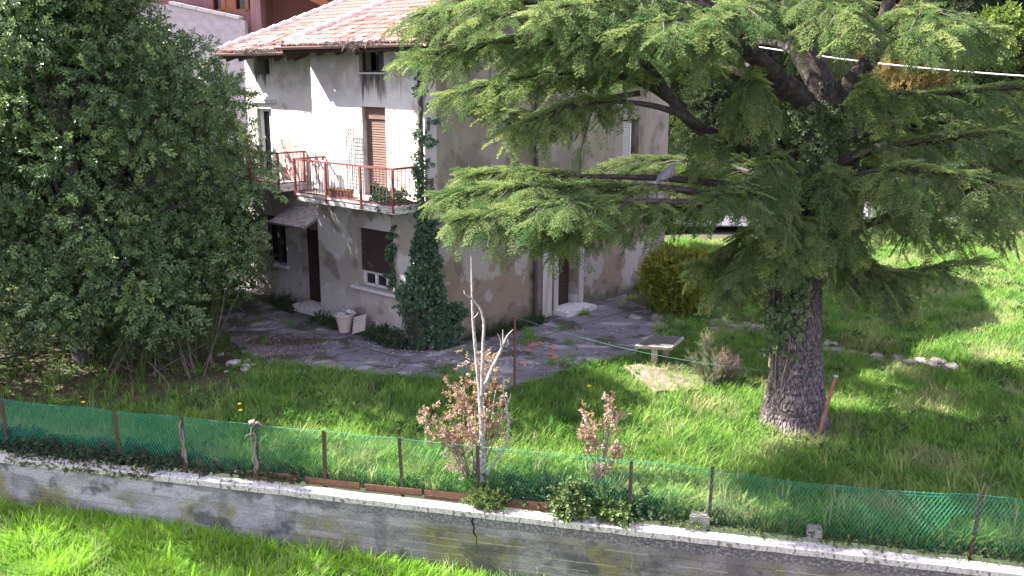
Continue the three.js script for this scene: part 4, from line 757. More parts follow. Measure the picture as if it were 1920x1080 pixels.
// ivy carpet and weeds at the foot of the fence
function clump(name, label, cat, pts, n, c0, c1, size, geos, hgt, group) {
  const b = pts[0].clone(), t = thing(name, label, cat, b, 0, group), sc = new Scatter();
  for (let i = 0; i < n; i++) { const k = R() * (pts.length - 1), a = Math.floor(k), q = pts[a].clone().lerp(pts[Math.min(a + 1, pts.length - 1)], k - a), d = rndDir(); q.add(V(d.x * rr(0, 0.24), Math.abs(d.y) * hgt * R(), d.z * rr(0, 0.16))); sc.add(q.sub(b), basis(d.add(V(0, 0.3, 0.1)), UP, rr(-0.5, 0.5)), size * rr(0.7, 1.2), c0.clone().lerp(c1, R() * R())); }
  sc.build('foliage', geos, leafMat(0xffffff, 0.3, 0.2), t); return t;
}
{
  reseed(460); const w = (x, dz = -0.3, y = -0.70) => V(x, y, wallZ(x) + dz);
  clump('ivy_carpet', 'low dark ivy carpet along the fence foot at the left', 'ivy', [w(-9.6, -0.5), w(-8.4, -0.38), w(-7, -0.4), w(-5.6, -0.4)], 1500, rgb(0.035, 0.06, 0.035), rgb(0.09, 0.12, 0.06), 0.85, twigIvy, 0.28);
  clump('ivy_carpet', 'thinner ivy and dry leaves between the wrapped fence posts', 'ivy', [w(-5.6, -0.4), w(-4.4, -0.4), w(-3.6, -0.4)], 330, rgb(0.05, 0.07, 0.03), rgb(0.16, 0.12, 0.07), 0.75, twigIvy, 0.12);
  clump('coping_weed', 'ragged weeds hanging over the coping at the left end', 'weeds', [w(-9, -0.05, -0.78), w(-7.4, -0.02, -0.8), w(-6, -0.02, -0.78)], 330, rgb(0.06, 0.08, 0.02), rgb(0.14, 0.13, 0.04), 0.6, twigSmall, 0.07);
  clump('weed_clump', 'small bright weed clump on the coping at the foot of the sapling', 'weeds', [w(-0.55, -0.28), w(-0.25, -0.12)], 190, rgb(0.07, 0.12, 0.02), rgb(0.17, 0.24, 0.06), 0.85, twigSmall, 0.26);
  clump('weed_clump', 'round leafy weed clump hiding the edging board', 'weeds', [w(0.85, -0.3), w(1.05, -0.2)], 270, rgb(0.08, 0.13, 0.03), rgb(0.2, 0.26, 0.09), 0.95, twigIvy, 0.46);
  clump('weed_clump', 'leafy weeds left of the post in the open grass', 'weeds', [w(1.45, -0.3), w(1.75, -0.22)], 110, rgb(0.08, 0.13, 0.03), rgb(0.18, 0.24, 0.08), 0.85, twigIvy, 0.22);
  clump('fence_ivy', 'ivy growing through the fence mesh right of the sapling', 'ivy', [w(-0.3, -0.45), w(0.5, -0.45), w(1.4, -0.45), w(2.2, -0.45)], 450, rgb(0.03, 0.07, 0.03), rgb(0.08, 0.13, 0.05), 0.8, twigIvy, 0.42);
  clump('fence_weed', 'straggly weeds along the coping at the right', 'weeds', [w(2.2, -0.35), w(4, -0.35), w(6, -0.35), w(8, -0.35)], 760, rgb(0.07, 0.11, 0.03), rgb(0.17, 0.19, 0.08), 0.7, twigSmall, 0.16);
  const fl = (lx, y, z) => hw(lx, y, z), lh = onGround(397, 492);
  clump('leaf_heap', 'heap of orange brown dry leaves beside the evergreen at the far courtyard edge', 'leaf heap', [lh, lh.clone().add(V(0.5, 0, 0))], 420, rgb(0.26, 0.09, 0.04), rgb(0.4, 0.2, 0.12), 0.7, twigSmall, 0.3);
  clump('weed_clump', 'weeds along the foot of the front wall left of the clay pot', 'weeds', [fl(3.9, paveY, -0.2), fl(3.2, paveY, -0.3), fl(2.8, paveY, -0.3)], 320, rgb(0.04, 0.07, 0.025), rgb(0.1, 0.14, 0.05), 0.8, twigSmall, 0.24);
  clump('weed_clump', 'weeds along the foot of the front wall right of the corrugated sheet', 'weeds', [fl(1.7, paveY, -0.25), fl(1.1, paveY, -0.3), fl(0.5, paveY, -0.4)], 420, rgb(0.03, 0.06, 0.03), rgb(0.08, 0.12, 0.05), 0.85, twigIvy, 0.3);
  clump('weed_clump', 'dark weeds by the doorstep at the set back wall', 'weeds', [fl(5.0, paveY, -0.1), fl(5.6, paveY, 0.1), fl(6.2, paveY, 0.1)], 330, rgb(0.03, 0.055, 0.022), rgb(0.08, 0.11, 0.04), 0.8, twigSmall, 0.3);
  clump('weed_clump', 'dark weeds along the foot of the side wall', 'weeds', [fl(-0.25, paveY, 1.1), fl(-0.25, paveY, 2.4), fl(-0.3, paveY, 3.6)], 420, rgb(0.03, 0.055, 0.022), rgb(0.07, 0.10, 0.035), 0.75, twigSmall, 0.2);
}

// ---------------------------------------------------------------- cedar
function frondGeo(s) {
  reseed(s); const out = [], L = 0.5;
  const needles = (a, b, n, len) => { const d = b.clone().sub(a).normalize(); for (let i = 0; i < n; i++) { const p = a.clone().lerp(b, (i + R()) / n); for (let k = 0; k < 3; k++) { const u = rndDir(); u.addScaledVector(d, 0.55 - u.dot(d)); u.y = Math.abs(u.y) * 0.7 + 0.1; u.normalize(); leaf(out, p, u, rndDir(), len * rr(0.7, 1.2), 0.013, 0); } } };
  const axis = (t) => V(t * L, -0.10 * t * t, 0.03 * Math.sin(t * 5));
  for (let i = 0; i < 16; i++) { const t = (i + 0.6) / 16.5, a = axis(t), sd = i % 2 ? 1 : -1, l = 0.17 * (1.05 - 0.65 * t) * rr(0.75, 1.2), b = a.clone().add(V(l * 0.62, -l * rr(0.1, 0.5), sd * l * 0.85)); needles(a, b, 7, 0.036); }
  needles(axis(0.1), axis(0.6), 7, 0.032); needles(axis(0.6), axis(1), 6, 0.034);
  return triGeo(out);
}
const fronds = [501, 502, 503].map(frondGeo);
{
  reseed(500);
  const base = onGround(1488, 792), z0 = base.z, t = thing('cedar_tree', 'huge spreading cedar with thick trunk and layered feathery branches on the right', 'tree', base), sub = (p) => p.clone().sub(base);
  const A = (px, py, dz = 0) => at(px, py, z0 + dz);
  const bark = std(0xffffff, 0.95, { map: barkTex([0.06, 0.048, 0.052], [0.34, 0.285, 0.295], 18, 16), bumpMap: tex(512, 512, (u, v) => { const k = cl(0.1 + 1.9 * Math.abs(noi(u * 17, v * 13, 5)) + 0.5 * fbm(u * 34, v * 34, 3, 3)); return [k, k, k]; }), bumpScale: 0.09 });
  bark.map.repeat.set(1, 0.5); bark.bumpMap.repeat.set(1, 0.5);
  const tr = [base.clone().add(V(0, -0.25, 0)), base.clone().add(V(0, 0.12, 0)), A(1493, 700), A(1496, 610), A(1500, 500), A(1508, 390), A(1520, 300), A(1540, 215), A(1545, 150)];
  const tg = tube(tr.map(sub), [0.95, 0.6, 0.46, 0.41, 0.39, 0.36, 0.33, 0.29, 0.26], 40, 0.1, 90);
  part('trunk', tg, bark, t);
  const limbMat = std(0xffffff, 0.95, { map: barkTex([0.03, 0.025, 0.025], [0.11, 0.09, 0.085], 6, 10) });
  const tw = [], F = new Scatter();
  const NA = rgb(0.085, 0.17, 0.05), NB = rgb(0.33, 0.40, 0.14);
  function limb(pts, r0, r1, sec, opt = {}) {
    const c = new THREE.CatmullRomCurve3(pts), len = c.getLength();
    part('branch', tube(pts.map(sub), [r0, mix(r0, r1, 0.45), mix(r0, r1, 0.78), r1 * 0.8], 7, 0.12, pts.length * 5), limbMat, t);
    const from = opt.from ?? 0.22, step = (opt.step ?? 0.2) * 0.68, droop = (opt.droop ?? 0.22) * 0.8, tone = opt.tone ?? 1;
    let side = 1;
    for (let s = from * len; s < len; s += step * rr(0.7, 1.3)) {
      const u = s / len, p = c.getPoint(u), T = c.getTangent(u), S = T.clone().cross(UP).normalize(); side = -side;
      if (u > from + 0.08) for (let k = 0; k < 3; k++) F.add(sub(p.clone().add(V(0, 0.02, 0))), basis(T.clone().addScaledVector(S, rr(-0.9, 0.9)).add(V(0, rr(0.05, 0.5), 0)), UP, rr(-0.6, 0.6)), rr(0.5, 0.85) * (opt.size ?? 1), NA.clone().lerp(NB, R()).multiplyScalar(tone));
      const out = ss(from - 0.1, from + 0.25, u) * (1 - 0.62 * ss(0.6, 1, u)), L = sec * out * rr(0.55, 1.15); if (L < 0.15) continue;
      const d = T.clone().multiplyScalar(rr(0.55, 1.0)).addScaledVector(S, side * rr(0.6, 1)).add(V(0, rr(-0.4, 0.3), 0)).normalize(), dr = droop * rr(0.4, 2);
      const q = (k) => p.clone().addScaledVector(d, L * k).add(V(0, -dr * L * k * k, 0));
      tw.push(tube([q(0), q(0.5).add(V(rr(-0.05, 0.05) * L, rr(-0.05, 0.05) * L, 0)), q(1)].map(sub), [0.018 + 0.008 * L, 0.004], 4, 0, 3));
      let fs = 1; const n = Math.max(2, Math.round(L / 0.075));
      for (let k = 0; k < n; k++) {
        const v = (k + rr(0.2, 1)) / n, g = q(v), dd = d.clone().add(V(0, -2 * dr * v, 0)).normalize(), S2 = dd.clone().cross(UP).normalize(); fs = -fs;
        const fd = k === n - 1 ? dd : dd.clone().multiplyScalar(rr(0.5, 1)).addScaledVector(S2, fs * rr(0.4, 1)).add(V(0, rr(-0.45, 0.1), 0)).normalize();
        F.add(sub(g), basis(fd, UP, rr(-0.35, 0.35)), rr(0.4, 1.0) * (opt.size ?? 1), NA.clone().lerp(NB, cl(R() * 0.8 + 0.25 * noi(g.x, g.y, g.z))).multiplyScalar(rr(0.8, 1.2) * tone));
        if (R() < (opt.hang ?? 0.28)) F.add(sub(g), basis(V(rr(-0.4, 0.4), -1, rr(-0.4, 0.4)), V(1, 0, 0), rr(-3, 3)), rr(0.5, 0.9) * (opt.size ?? 1), NA.clone().lerp(NB, R() * 0.6).multiplyScalar(tone));
      }
    }
    const e = c.getPoint(1), T = c.getTangent(1); for (let k = 0; k < 5; k++) F.add(sub(c.getPoint(1 - k * 0.03)), basis(T.clone().addScaledVector(rndDir(), 0.35).add(V(0, -0.1, 0)), UP, rr(-0.3, 0.3)), rr(0.8, 1.1), NB.clone());
  }
  // leaders that fork out of the trunk top
  const lead = (pts, r0, r1) => part('branch', tube(pts.map(sub), [r0, mix(r0, r1, 0.5), r1], 10, 0.12), limbMat, t);
  lead([A(1540, 230), A(1505, 185), A(1450, 140), A(1395, 85, 0.3), A(1340, 20, 0.5), A(1290, -80, 0.6)], 0.22, 0.1);
  lead([A(1542, 215), A(1535, 150), A(1500, 80, -0.3), A(1485, 0, -0.5), A(1480, -150, -0.6), A(1470, -330, -0.6)], 0.26, 0.12);
  lead([A(1545, 225), A(1600, 150, 0.2), A(1645, 90, 0.4), A(1665, 10, 0.6), A(1690, -100, 0.7)], 0.17, 0.08);
  // sprays towards the house (left)
  limb([A(1395, 85, 0.3), A(1280, 45, 0.6), A(1100, 15, 0.9), A(930, 5, 1.1), A(800, 25, 1.1)], 0.11, 0.02, 1.5, { from: 0.1, droop: 0.2 });
  limb([A(1340, 20, 0.5), A(1200, -40, 0.7), A(1020, -50, 0.4), A(860, -25, 0.2)], 0.1, 0.02, 1.5, { from: 0.1 });
  limb([A(1500, 185), A(1400, 150, -0.3), A(1320, 110, -0.4), A(1160, 78, -0.8), A(960, 75, -1.1), A(765, 105, -1.4)], 0.14, 0.02, 1.45, { from: 0.3, droop: 0.2 });
  limb([A(1505, 320), A(1440, 285, 0.2), A(1370, 262, 0.3), A(1310, 240, 0.3), A(1262, 190, 0.4), A(1215, 125, 0.5), A(1140, 85, 0.7), A(1030, 75, 1.0), A(900, 85, 1.2), A(790, 105, 1.2)], 0.17, 0.02, 1.2, { from: 0.5, droop: 0.24 });
  limb([A(1285, 205, 0.3), A(1210, 158, 0.1), A(1120, 136, 0), A(1020, 140, -0.2), A(920, 158, -0.3), A(835, 180, -0.4)], 0.09, 0.015, 0.85, { from: 0.25, droop: 0.35, hang: 0.35 });
  limb([A(1340, 250, 0.3), A(1250, 205, 0.9), A(1150, 190, 1.1), A(1060, 200, 1.3), A(960, 245, 1.3)], 0.07, 0.015, 0.62, { from: 0.35, droop: 0.5, hang: 0.5 });
  limb([A(1200, 175, 0.6), A(1100, 190, 0.4), A(1010, 215, 0.3), A(930, 205, 0.2)], 0.05, 0.012, 0.55, { from: 0.1, droop: 0.5, hang: 0.4 });
  limb([A(1508, 400), A(1400, 355, 0.4), A(1250, 335, 0.7), A(1080, 330, 0.7), A(960, 322, 0.6), A(885, 326, 0.6)], 0.1, 0.012, 0.75, { from: 0.5, droop: 0.18, step: 0.14 });
  limb([A(1505, 420), A(1380, 375, 0.7), A(1240, 352, 1.0), A(1080, 350, 1.1), A(940, 352, 1.1), A(828, 368, 1.0)], 0.1, 0.012, 0.85, { from: 0.38, droop: 0.2, step: 0.13 });
  limb([A(1505, 430), A(1390, 392, 1.2), A(1240, 378, 1.7), A(1100, 380, 1.9), A(960, 392, 2.0), A(858, 408, 2.0)], 0.09, 0.012, 0.8, { from: 0.4, droop: 0.35, hang: 0.4, step: 0.14 });
  limb([A(1400, 390, 1.0), A(1290, 388, 1.4), A(1180, 400, 1.5), A(1090, 420, 1.5), A(1010, 438, 1.5)], 0.06, 0.012, 0.6, { from: 0.15, droop: 0.5, hang: 0.6 });
  limb([A(1505, 410), A(1480, 372, 0.9), A(1430, 358, 1.2), A(1360, 362, 1.4), A(1270, 392, 1.5)], 0.06, 0.012, 0.55, { from: 0.25, droop: 0.45, hang: 0.6, step: 0.11 });
  limb([A(1500, 390, -0.1), A(1420, 330, -1.2), A(1320, 305, -2.0), A(1210, 300, -2.5), A(1120, 320, -2.8)], 0.09, 0.012, 1.1, { from: 0.25, tone: 0.8 });
  limb([A(1500, 370, -0.1), A(1430, 320, -1.6), A(1380, 300, -2.8), A(1330, 320, -3.8)], 0.08, 0.012, 1.0, { from: 0.25, tone: 0.8 });
  // shaded sprays round the trunk
  for (const [a, b2, c2, dz] of [[1420, 470, [1345, 548], 0.9], [1440, 450, [1370, 490], 0.2], [1430, 490, [1375, 560], -0.4], [1550, 470, [1620, 530], 0.6], [1540, 440, [1590, 495], -0.4], [1560, 440, [1640, 500], 0.5], [1420, 440, [1310, 500], 0.3]])
    limb([A(1503, b2 - 55), A(a, b2 - 20, dz * 0.6), A((a + c2[0]) / 2, (b2 + c2[1]) / 2, dz), A(c2[0], c2[1], dz * 1.1)], 0.05, 0.01, 0.42, { from: 0.3, droop: 0.55, hang: 0.6, step: 0.15, tone: 0.9 });
  for (const [sx, sy, ex, ey, dz] of [[1500, 330, 1450, 420, 1.3], [1530, 300, 1590, 380, 1.3], [1500, 280, 1430, 330, 1.2], [1450, 170, 1380, 215, 0.9], [1560, 180, 1590, 250, -0.6], [1480, 140, 1440, 200, -0.8], [1480, 420, 1440, 470, 1.0], [1510, 400, 1530, 465, 1.4], [1530, 380, 1600, 450, 1.2], [1350, 255, 1330, 270, 0.9], [1400, 120, 1420, 190, 1.2], [1620, 130, 1640, 200, 1.2]])
    limb([A(sx, sy, 0.1), A(mix(sx, ex, 0.4), mix(sy, ey, 0.15), dz * 0.5), A(mix(sx, ex, 0.8), mix(sy, ey, 0.5), dz * 0.9), A(ex, ey, dz)], 0.035, 0.008, 0.5, { from: 0.2, droop: 0.7, hang: 0.7, step: 0.13 });
  // right side
  limb([A(1555, 235), A(1640, 190, 0.4), A(1760, 175, 0.7), A(1880, 165, 0.8), A(2040, 150, 1)], 0.13, 0.03, 0.9, { from: 0.2, droop: 0.5, step: 0.22, hang: 0.5 });
  limb([A(1550, 270), A(1650, 240, -0.4), A(1770, 225, -0.5), A(1900, 205, -0.4), A(2060, 190, -0.3)], 0.14, 0.03, 1.0, { from: 0.2, droop: 0.5, step: 0.22, hang: 0.5 });
  limb([A(1545, 320), A(1640, 280, 0.9), A(1740, 262, 1.4), A(1850, 250, 1.7), A(1960, 240, 1.9)], 0.1, 0.02, 0.9, { from: 0.2, droop: 0.45, hang: 0.5, tone: 0.9 });
  limb([A(1530, 450), A(1600, 430, 0.3), A(1680, 400, 0.6), A(1780, 350, 0.9), A(1880, 310, 1.1), A(1990, 290, 1.2)], 0.11, 0.02, 0.85, { from: 0.35, droop: 0.45, hang: 0.5, tone: 0.9 });
  limb([A(1540, 380), A(1620, 345, 1.1), A(1700, 335, 1.6), A(1790, 345, 1.9)], 0.07, 0.012, 0.7, { from: 0.15, droop: 0.5, hang: 0.6, tone: 0.9 });
  limb([A(1540, 400), A(1610, 375, -0.6), A(1720, 365, -1), A(1850, 380, -1.2), A(1960, 390, -1.2)], 0.08, 0.015, 0.7, { from: 0.3, droop: 0.5, step: 0.2, hang: 0.5 });
  limb([A(1520, 490), A(1600, 500, 0.5), A(1680, 512, 0.8), A(1750, 503, 0.9), A(1822, 494, 1.0)], 0.06, 0.012, 0.4, { from: 0.2, droop: 0.5, hang: 0.6, tone: 0.85 });
  limb([A(1510, 480), A(1570, 510, -0.6), A(1640, 535, -0.9), A(1700, 560, -1.0)], 0.05, 0.012, 0.6, { from: 0.2, droop: 0.4, hang: 0.5, tone: 0.8 });
  limb([A(1645, 90, 0.4), A(1720, 50, 0.8), A(1790, 40, 1.1), A(1850, 55, 1.3)], 0.08, 0.015, 0.9, { from: 0.1, droop: 0.4, hang: 0.4 });
  limb([A(1655, 60, 0.5), A(1700, 20, 1.4), A(1740, 20, 2.2), A(1770, 60, 2.8)], 0.07, 0.012, 0.8, { from: 0.15, droop: 0.45, hang: 0.4 });
  limb([A(1640, 95, 0.4), A(1670, 60, -0.6), A(1760, 70, -1.4), A(1850, 90, -2)], 0.07, 0.012, 0.6, { step: 0.28, from: 0.2, droop: 0.4, tone: 0.85 });
  limb([A(1540, 360), A(1640, 320, 1.4), A(1760, 320, 2.2), A(1900, 350, 2.6)], 0.06, 0.012, 0.6, { from: 0.25, droop: 0.6, hang: 0.6, step: 0.17 });
  limb([A(1530, 430), A(1600, 415, -0.8), A(1700, 415, -1.6), A(1820, 420, -2.2), A(1940, 420, -2.4)], 0.06, 0.012, 0.7, { from: 0.25, droop: 0.6, hang: 0.6, step: 0.19 });
  limb([A(1545, 300), A(1640, 265, -1.2), A(1760, 270, -2), A(1900, 290, -2.4)], 0.07, 0.012, 0.8, { from: 0.25, droop: 0.6, hang: 0.5, step: 0.2 });
  // middle top
  limb([A(1490, 50, -0.4), A(1440, 10, 0.8), A(1380, 10, 1.8), A(1330, 45, 2.6)], 0.08, 0.012, 0.8, { from: 0.15, droop: 0.45, hang: 0.5 });
  limb([A(1485, 20, -0.4), A(1520, -20, 0.8), A(1560, 0, 1.9), A(1600, 45, 2.6)], 0.08, 0.012, 0.8, { from: 0.15, droop: 0.45, hang: 0.5 });
  limb([A(1395, 85, 0.3), A(1330, 50, 1.4), A(1250, 40, 2.1), A(1170, 60, 2.6)], 0.08, 0.012, 0.85, { from: 0.15, droop: 0.45, hang: 0.5 });
  limb([A(1340, 20, 0.5), A(1250, 0, 1.4), A(1130, 0, 2.0), A(1020, 20, 2.4)], 0.08, 0.012, 0.9, { from: 0.15, droop: 0.4, hang: 0.4 });
  limb([A(1500, 100, -0.3), A(1440, 80, -1.6), A(1340, 95, -2.6), A(1220, 120, -3.4), A(1120, 150, -3.8)], 0.09, 0.012, 1.1, { from: 0.3, tone: 0.8 });
  limb([A(1490, 60, -0.4), A(1500, 10, -1.8), A(1540, 10, -3), A(1600, 40, -4)], 0.08, 0.012, 1.1, { from: 0.2, tone: 0.8 });
  // upper crown above the frame: its shade falls across the lawn
  for (let i = 0; i < 7; i++) { const a = i * 2.4 + 0.6, h = -60 - (i % 4) * 85, L = rr(2.6, 4.6) * (1 - (i % 4) * 0.14), s = A(1478, h, -0.55), d = V(Math.cos(a), 0, Math.sin(a)); limb([s, s.clone().addScaledVector(d, L * 0.35).add(V(0, 0.35, 0)), s.clone().addScaledVector(d, L * 0.7).add(V(0, 0.3, 0)), s.clone().addScaledVector(d, L).add(V(0, -0.1, 0))], 0.09, 0.015, 1.3, { from: 0.15, step: 0.3 }); }
  part('twigs', tw, limbMat, t, 'stuff');
  F.build('crown', fronds, leafMat(0xffffff, 0.4), t);
  // ivy up the trunk
  reseed(520);
  const iv = thing('trunk_ivy', 'pale leaved ivy climbing the upper cedar trunk', 'ivy', base), sc = new Scatter(), st = [], cv = new THREE.CatmullRomCurve3(tr.map(sub));
  for (let i = 0; i < 2300; i++) {
    const u = 0.3 + 0.62 * Math.pow(R(), 1.1), p = cv.getPoint(u), a = rr(0, 6.283), left = Math.cos(a - Math.PI * 1.15); // keeps to the left and front, lower on the left side
    const lowLimit = 0.52 - 0.2 * ss(-0.1, 0.9, left) + 0.05 * noi(a * 2, 1, 1); if (u < lowLimit || noi(a * 2.2, u * 16, 6) < -0.14) continue;
    const d = V(Math.cos(a), 0, -Math.sin(a)), r = mix(0.46, 0.3, (u - 0.3) / 0.6) + rr(0, 0.12);
    sc.add(p.clone().addScaledVector(d, r), basis(rndDir().add(V(0, -0.7, 0)).addScaledVector(d, 0.4), d, rr(-0.5, 0.5)), rr(0.7, 1.2), rgb(0.08, 0.14, 0.05).lerp(rgb(0.28, 0.34, 0.18), R() * R()));
  }
  for (let i = 0; i < 4; i++) { const a = 3.0 + i * 0.33 + rr(-0.1, 0.1), u0 = rr(0.1, 0.28), P = []; for (let k = 0; k < 6; k++) { const u = u0 + k * 0.11, d = V(Math.cos(a + 0.15 * Math.sin(k * 2 + i)), 0, -Math.sin(a + 0.15 * Math.sin(k * 2 + i))); P.push(cv.getPoint(u).addScaledVector(d, mix(0.52, 0.33, u))); } st.push(tube(P, [0.025, 0.015], 5)); }
  part('stems', st, std(rgb(0.16, 0.13, 0.11), 1), iv); sc.build('foliage', twigIvy, leafMat(0xffffff, 0.3, 0.5, 0.3), iv);
  // wood pigeon on a branch
  const pp = at(1249, 335, z0 + 0.9), pg = thing('pigeon', 'grey wood pigeon with pink breast perched on the cedar branch', 'bird', pp, 0.15);
  const grey = std(rgb(0.22, 0.22, 0.26), 0.9), pink = std(rgb(0.42, 0.22, 0.25), 0.9), dk = std(rgb(0.03, 0.03, 0.03), 0.6), bill = std(rgb(0.6, 0.3, 0.1), 0.6), wht = std(rgb(0.75, 0.75, 0.75), 0.8);
  const prof = [[0.0, -0.2], [0.025, -0.17], [0.06, -0.09], [0.083, 0.0], [0.075, 0.07], [0.045, 0.125], [0.036, 0.15], [0.0365, 0.17], [0.03, 0.2], [0.012, 0.215], [0, 0.218]].map(([a, b]) => new THREE.Vector2(a, b));
  const body = new THREE.LatheGeometry(prof, 16); const P = body.attributes.position; for (let i = 0; i < P.count; i++) { const y = P.getY(i); P.setX(i, P.getX(i) + (y > 0 ? y * y * 1.1 : y * 0.55)); } body.computeVertexNormals(); body.rotateZ(-0.45);
  part('body', body.translate(0, 0.06, 0), grey, pg);
  const br = new THREE.SphereGeometry(0.075, 14, 10); br.scale(0.7, 1.05, 0.9); part('breast', br.translate(0.072, 0.09, 0), pink, pg);
  part('tail', bx(0.16, 0.012, 0.07, -0.2, -0.07, 0, 0, 0, 0.5), grey, pg); part('neck_patch', bx(0.02, 0.03, 0.07, 0.085, 0.175, 0), wht, pg);
  for (const s of [-1, 1]) { const w = new THREE.SphereGeometry(0.1, 12, 8); w.scale(1.15, 0.55, 0.2); w.rotateZ(0.5); part('wing', w.translate(-0.03, 0.05, s * 0.072), grey, pg); part('eye', new THREE.SphereGeometry(0.007, 8, 6).translate(0.145, 0.235, s * 0.027), dk, pg); part('leg', tube([V(0.02, -0.01, s * 0.03), V(0.03, -0.09, s * 0.03)], [0.007, 0.005], 5), bill, pg); }
  const bk = new THREE.ConeGeometry(0.009, 0.035, 6); bk.rotateZ(-Math.PI / 2); part('beak', bk.translate(0.178, 0.23, 0), bill, pg);
}

// ---------------------------------------------------------------- pruned sapling, red leaved shrubs, rusty rods, lines
{
  reseed(600); const b = V(-0.47, -0.68, -14.45), z = b.z, A = (px, py, dz = 0) => at(px, py, z + dz).sub(b);
  const t = thing('pruned_sapling', 'bare bleached sapling with pruned branches beside the fence', 'sapling', b), m = std(0xffffff, 0.9, { map: tex(128, 256, (u, v) => { const k = (0.31 + 0.4 * fbm(u * 5, v * 16, 3, 4)) * (Math.abs(noi(u * 2, v * 9, 6)) < 0.04 ? 0.5 : 1); return [k, k * 0.93, k * 0.91]; }, true) });
  part('trunk', tube([V(0, -0.1, 0), A(905, 850), A(903, 790), A(899, 730), A(892, 660), A(887, 600), A(885, 540), A(884, 490), A(883, 445)], [0.056, 0.05, 0.043, 0.034, 0.028, 0.023, 0.018, 0.012, 0.005], 10, 0.25), m, t);
  const br = (pts, r) => part('branch', tube(pts, r.map((q) => q * 0.85), 8, 0.28), m, t);
  br([A(902, 755), A(904, 700, 0.05), A(906, 640, 0.1), A(907, 605, 0.1), A(901, 580, 0.1), A(890, 566, 0.08), A(876, 553, 0.06)], [0.034, 0.028, 0.022, 0.012]);
  br([A(904, 740), A(918, 700, -0.05), A(935, 665, -0.1), A(944, 645, -0.1), A(951, 630, -0.12), A(962, 618, -0.12)], [0.036, 0.028, 0.02, 0.008]);
  br([A(907, 900), A(925, 870, 0.05), A(948, 835, 0.1), A(954, 800, 0.1), A(950, 765, 0.1), A(944, 735, 0.1), A(944, 705, 0.1)], [0.03, 0.026, 0.022, 0.018, 0.008]);
  br([A(940, 655, -0.1), A(939, 640, -0.08), A(933, 625, -0.05)], [0.014, 0.008]); br([A(944, 645, -0.1), A(943, 632, -0.15), A(943, 618, -0.15)], [0.014, 0.007]); br([A(948, 650, -0.1), A(953, 645, -0.08), A(952, 636, -0.05)], [0.012, 0.01]);
  br([A(884, 600), A(893, 592, 0.04), A(897, 585, 0.06)], [0.012, 0.006]); br([A(880, 557, 0.06), A(872, 551, 0.06), A(870, 544, 0.05)], [0.014, 0.01]); br([A(950, 762, 0.1), A(957, 745, 0.1), A(958, 738, 0.1)], [0.01, 0.006]);
}
const redTwig = [1, 2, 3].map((s) => twigGeo(9, 0.13, 0.062, 0.034, 1.0, 80 + s));
function redShrub(label, b, z, stems, per, spread) {
  const t = thing('red_leaved_shrub', label, 'shrub', b), st = [], sc = new Scatter();
  for (const pts of stems) {
    const P = pts.map(([x, y, d = 0]) => at(x, y, z + d).sub(b)); st.push(tube(P, [0.022, 0.013, 0.006], 5, 0.1)); const c = new THREE.CatmullRomCurve3(P);
    for (let i = 0; i < per; i++) { const q = c.getPoint(rr(0.42, 1)).addScaledVector(rndDir(), spread * rr(0.2, 1)); sc.add(q, basis(rndDir().add(V(0, 0.25, 0)), UP, rr(-1, 1)), rr(0.65, 1.15), rgb(0.23, 0.12, 0.085).lerp(rgb(0.50, 0.37, 0.29), R()).lerp(rgb(0.32, 0.26, 0.06), R() < 0.12 ? 0.7 : 0)); }
  }
  part('stems', st, std(rgb(0.26, 0.2, 0.19), 0.95), t); sc.build('foliage', redTwig, leafMat(0xffffff, 0.3, 0.35, 0.35), t);
}
{
  reseed(610); const b = V(-0.75, -0.6, -14.75);
  redShrub('larger red leaved shrub growing round the pruned sapling', b, b.z, [[[880, 900], [850, 830], [800, 790, 0.1], [800, 765, 0.1]], [[885, 900], [860, 820], [850, 760]], [[890, 890], [880, 800], [870, 720]], [[895, 890], [900, 800], [895, 690], [885, 670]], [[900, 890], [920, 800], [930, 730], [940, 700]], [[880, 900], [870, 850], [862, 810, 0.2]], [[900, 890], [910, 800, -0.3], [905, 700, -0.3], [925, 670, -0.3]], [[880, 900], [855, 850, 0.2], [830, 810, 0.3]], [[890, 900], [893, 830, 0.3], [890, 770, 0.35]], [[885, 920], [865, 880, 0.2], [850, 850, 0.25]], [[900, 890], [925, 830], [945, 770]], [[890, 890], [875, 780, -0.1], [850, 720, -0.1]]], 33, 0.22);
  const c = V(1.42, -0.55, -14.65);
  redShrub('smaller red leaved shrub standing alone in the tall grass', c, c.z, [[[1128, 890], [1120, 850], [1105, 800], [1096, 770]], [[1130, 890], [1138, 830], [1150, 790], [1160, 770]], [[1130, 890], [1134, 820], [1140, 770], [1144, 750]], [[1128, 890], [1110, 860], [1095, 825], [1092, 812]], [[1130, 900], [1150, 860], [1165, 835]], [[1128, 890], [1118, 840, 0.1], [1112, 800, 0.1]], [[1126, 920, 0.2], [1118, 895, 0.25], [1130, 875, 0.25]]], 24, 0.12);
}
const rustRod = std(0xffffff, 0.85, { map: tex(64, 128, (u, v) => lerp3([0.20, 0.08, 0.05], [0.08, 0.045, 0.04], cl(0.5 + 1.6 * fbm(u * 4, v * 9, 2, 4))), true) });
const rod1 = onGround(965, 740), rod2b = onGround(1533, 822), rod1t = at(964, 594, rod1.z), rod2t = at(1567, 705, rod2b.z + 0.05);
